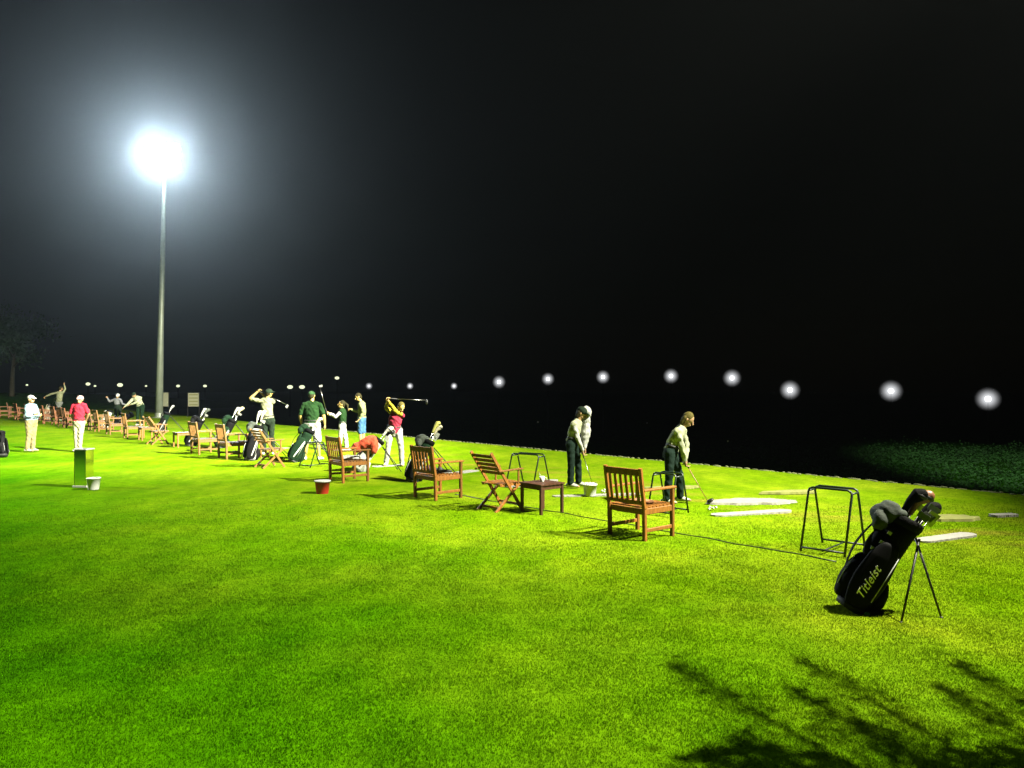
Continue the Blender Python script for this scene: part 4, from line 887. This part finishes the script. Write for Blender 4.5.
# ------------------------------------------------------------------ lights
def spot(name, loc, aim, power, size, blend, col, r=.5):
    l = bpy.data.lights.new(name, 'SPOT'); l.energy = power; l.spot_size = math.radians(size); l.spot_blend = blend; l.color = col; l.shadow_soft_size = r
    o = bpy.data.objects.new(name, l); C.objects.link(o); o.location = loc
    o.rotation_euler = (V(aim) - V(loc)).to_track_quat('-Z', 'Y').to_euler(); return o
FL = V((16.5, 6.0, 17.0))
WARM = (1.0, .97, .76)
spot('flood_row', FL, (-3.0, 17.8, 0), 70000, 47, .75, WARM, .15)
spot('flood_far', FL + V((-.3, .3, .3)), (-16, 29, 1.5), 255000, 38, .9, WARM, .2)
spot('flood_near', (14.8, 6.2, 26), (2.2, 4.4, 0), 80000, 37, 1., WARM, .13)
spot('flood_range', FL + V((0, .5, .4)), (30, 47, -3), 34000, 20, .9, (.85, 1, .8), .3)
mp_ = V((pb.x + lx, pb.y - .6, POLEH))
spot('flood_mast', mp_, (-10, 10, 0), 19000, 120, 1., (.78, .92, 1.0), .5)
spot('flood_left', (-44, 22, 18), (-18, 17, 0), 110000, 26, 1., WARM, .3)

w = bpy.data.worlds.new('World'); bpy.context.scene.world = w; w.use_nodes = True
n = w.node_tree.nodes; sk = n.new('ShaderNodeTexSky'); sk.sky_type = 'NISHITA'; sk.sun_disc = False; sk.sun_elevation = math.radians(3); sk.sun_rotation = math.radians(200)
w.node_tree.links.new(sk.outputs[0], n['Background'].inputs[0]); n['Background'].inputs[1].default_value = .0001

# haze
HAZE = .00045
mb = MB().box((0, 30, 28.5 - 5), (1300, 1300, 60)); hz = mb.build('haze', mat('haze_x', (1, 1, 1)))
hm = bpy.data.materials.new('haze'); hm.use_nodes = True; nn_ = hm.node_tree.nodes; nn_.remove(nn_['Principled BSDF']); pv = nn_.new('ShaderNodeVolumePrincipled')
pv.inputs['Color'].default_value = (.84, .94, 1, 1); pv.inputs['Density'].default_value = HAZE; pv.inputs['Anisotropy'].default_value = .89
hm.node_tree.links.new(pv.outputs[0], nn_['Material Output'].inputs['Volume']); hz.data.materials[0] = hm; hz['kind'] = 'stuff'; tag(hz, 'thin pale night haze glowing round the floodlight', 'haze')

# ------------------------------------------------------------------ camera and render
cam = bpy.data.cameras.new('camera'); co = bpy.data.objects.new('camera', cam); C.objects.link(co)
cam.sensor_width = 36; cam.lens = 36 * F / 1024; cam.clip_end = 3000; cam.shift_y = (HY - 384) / 1024
co.location = (0, 0, CAMH); co.rotation_euler = (PI / 2, 0, 0); S = bpy.context.scene; S.camera = co
S.view_settings.view_transform = 'Standard'; S.view_settings.look = 'None'; S.view_settings.exposure = 1.15; S.view_settings.gamma = 1
S.cycles.use_denoising = True; S.cycles.volume_bounces = 0; S.cycles.max_bounces = 6; S.cycles.diffuse_bounces = 1; S.cycles.use_light_tree = True
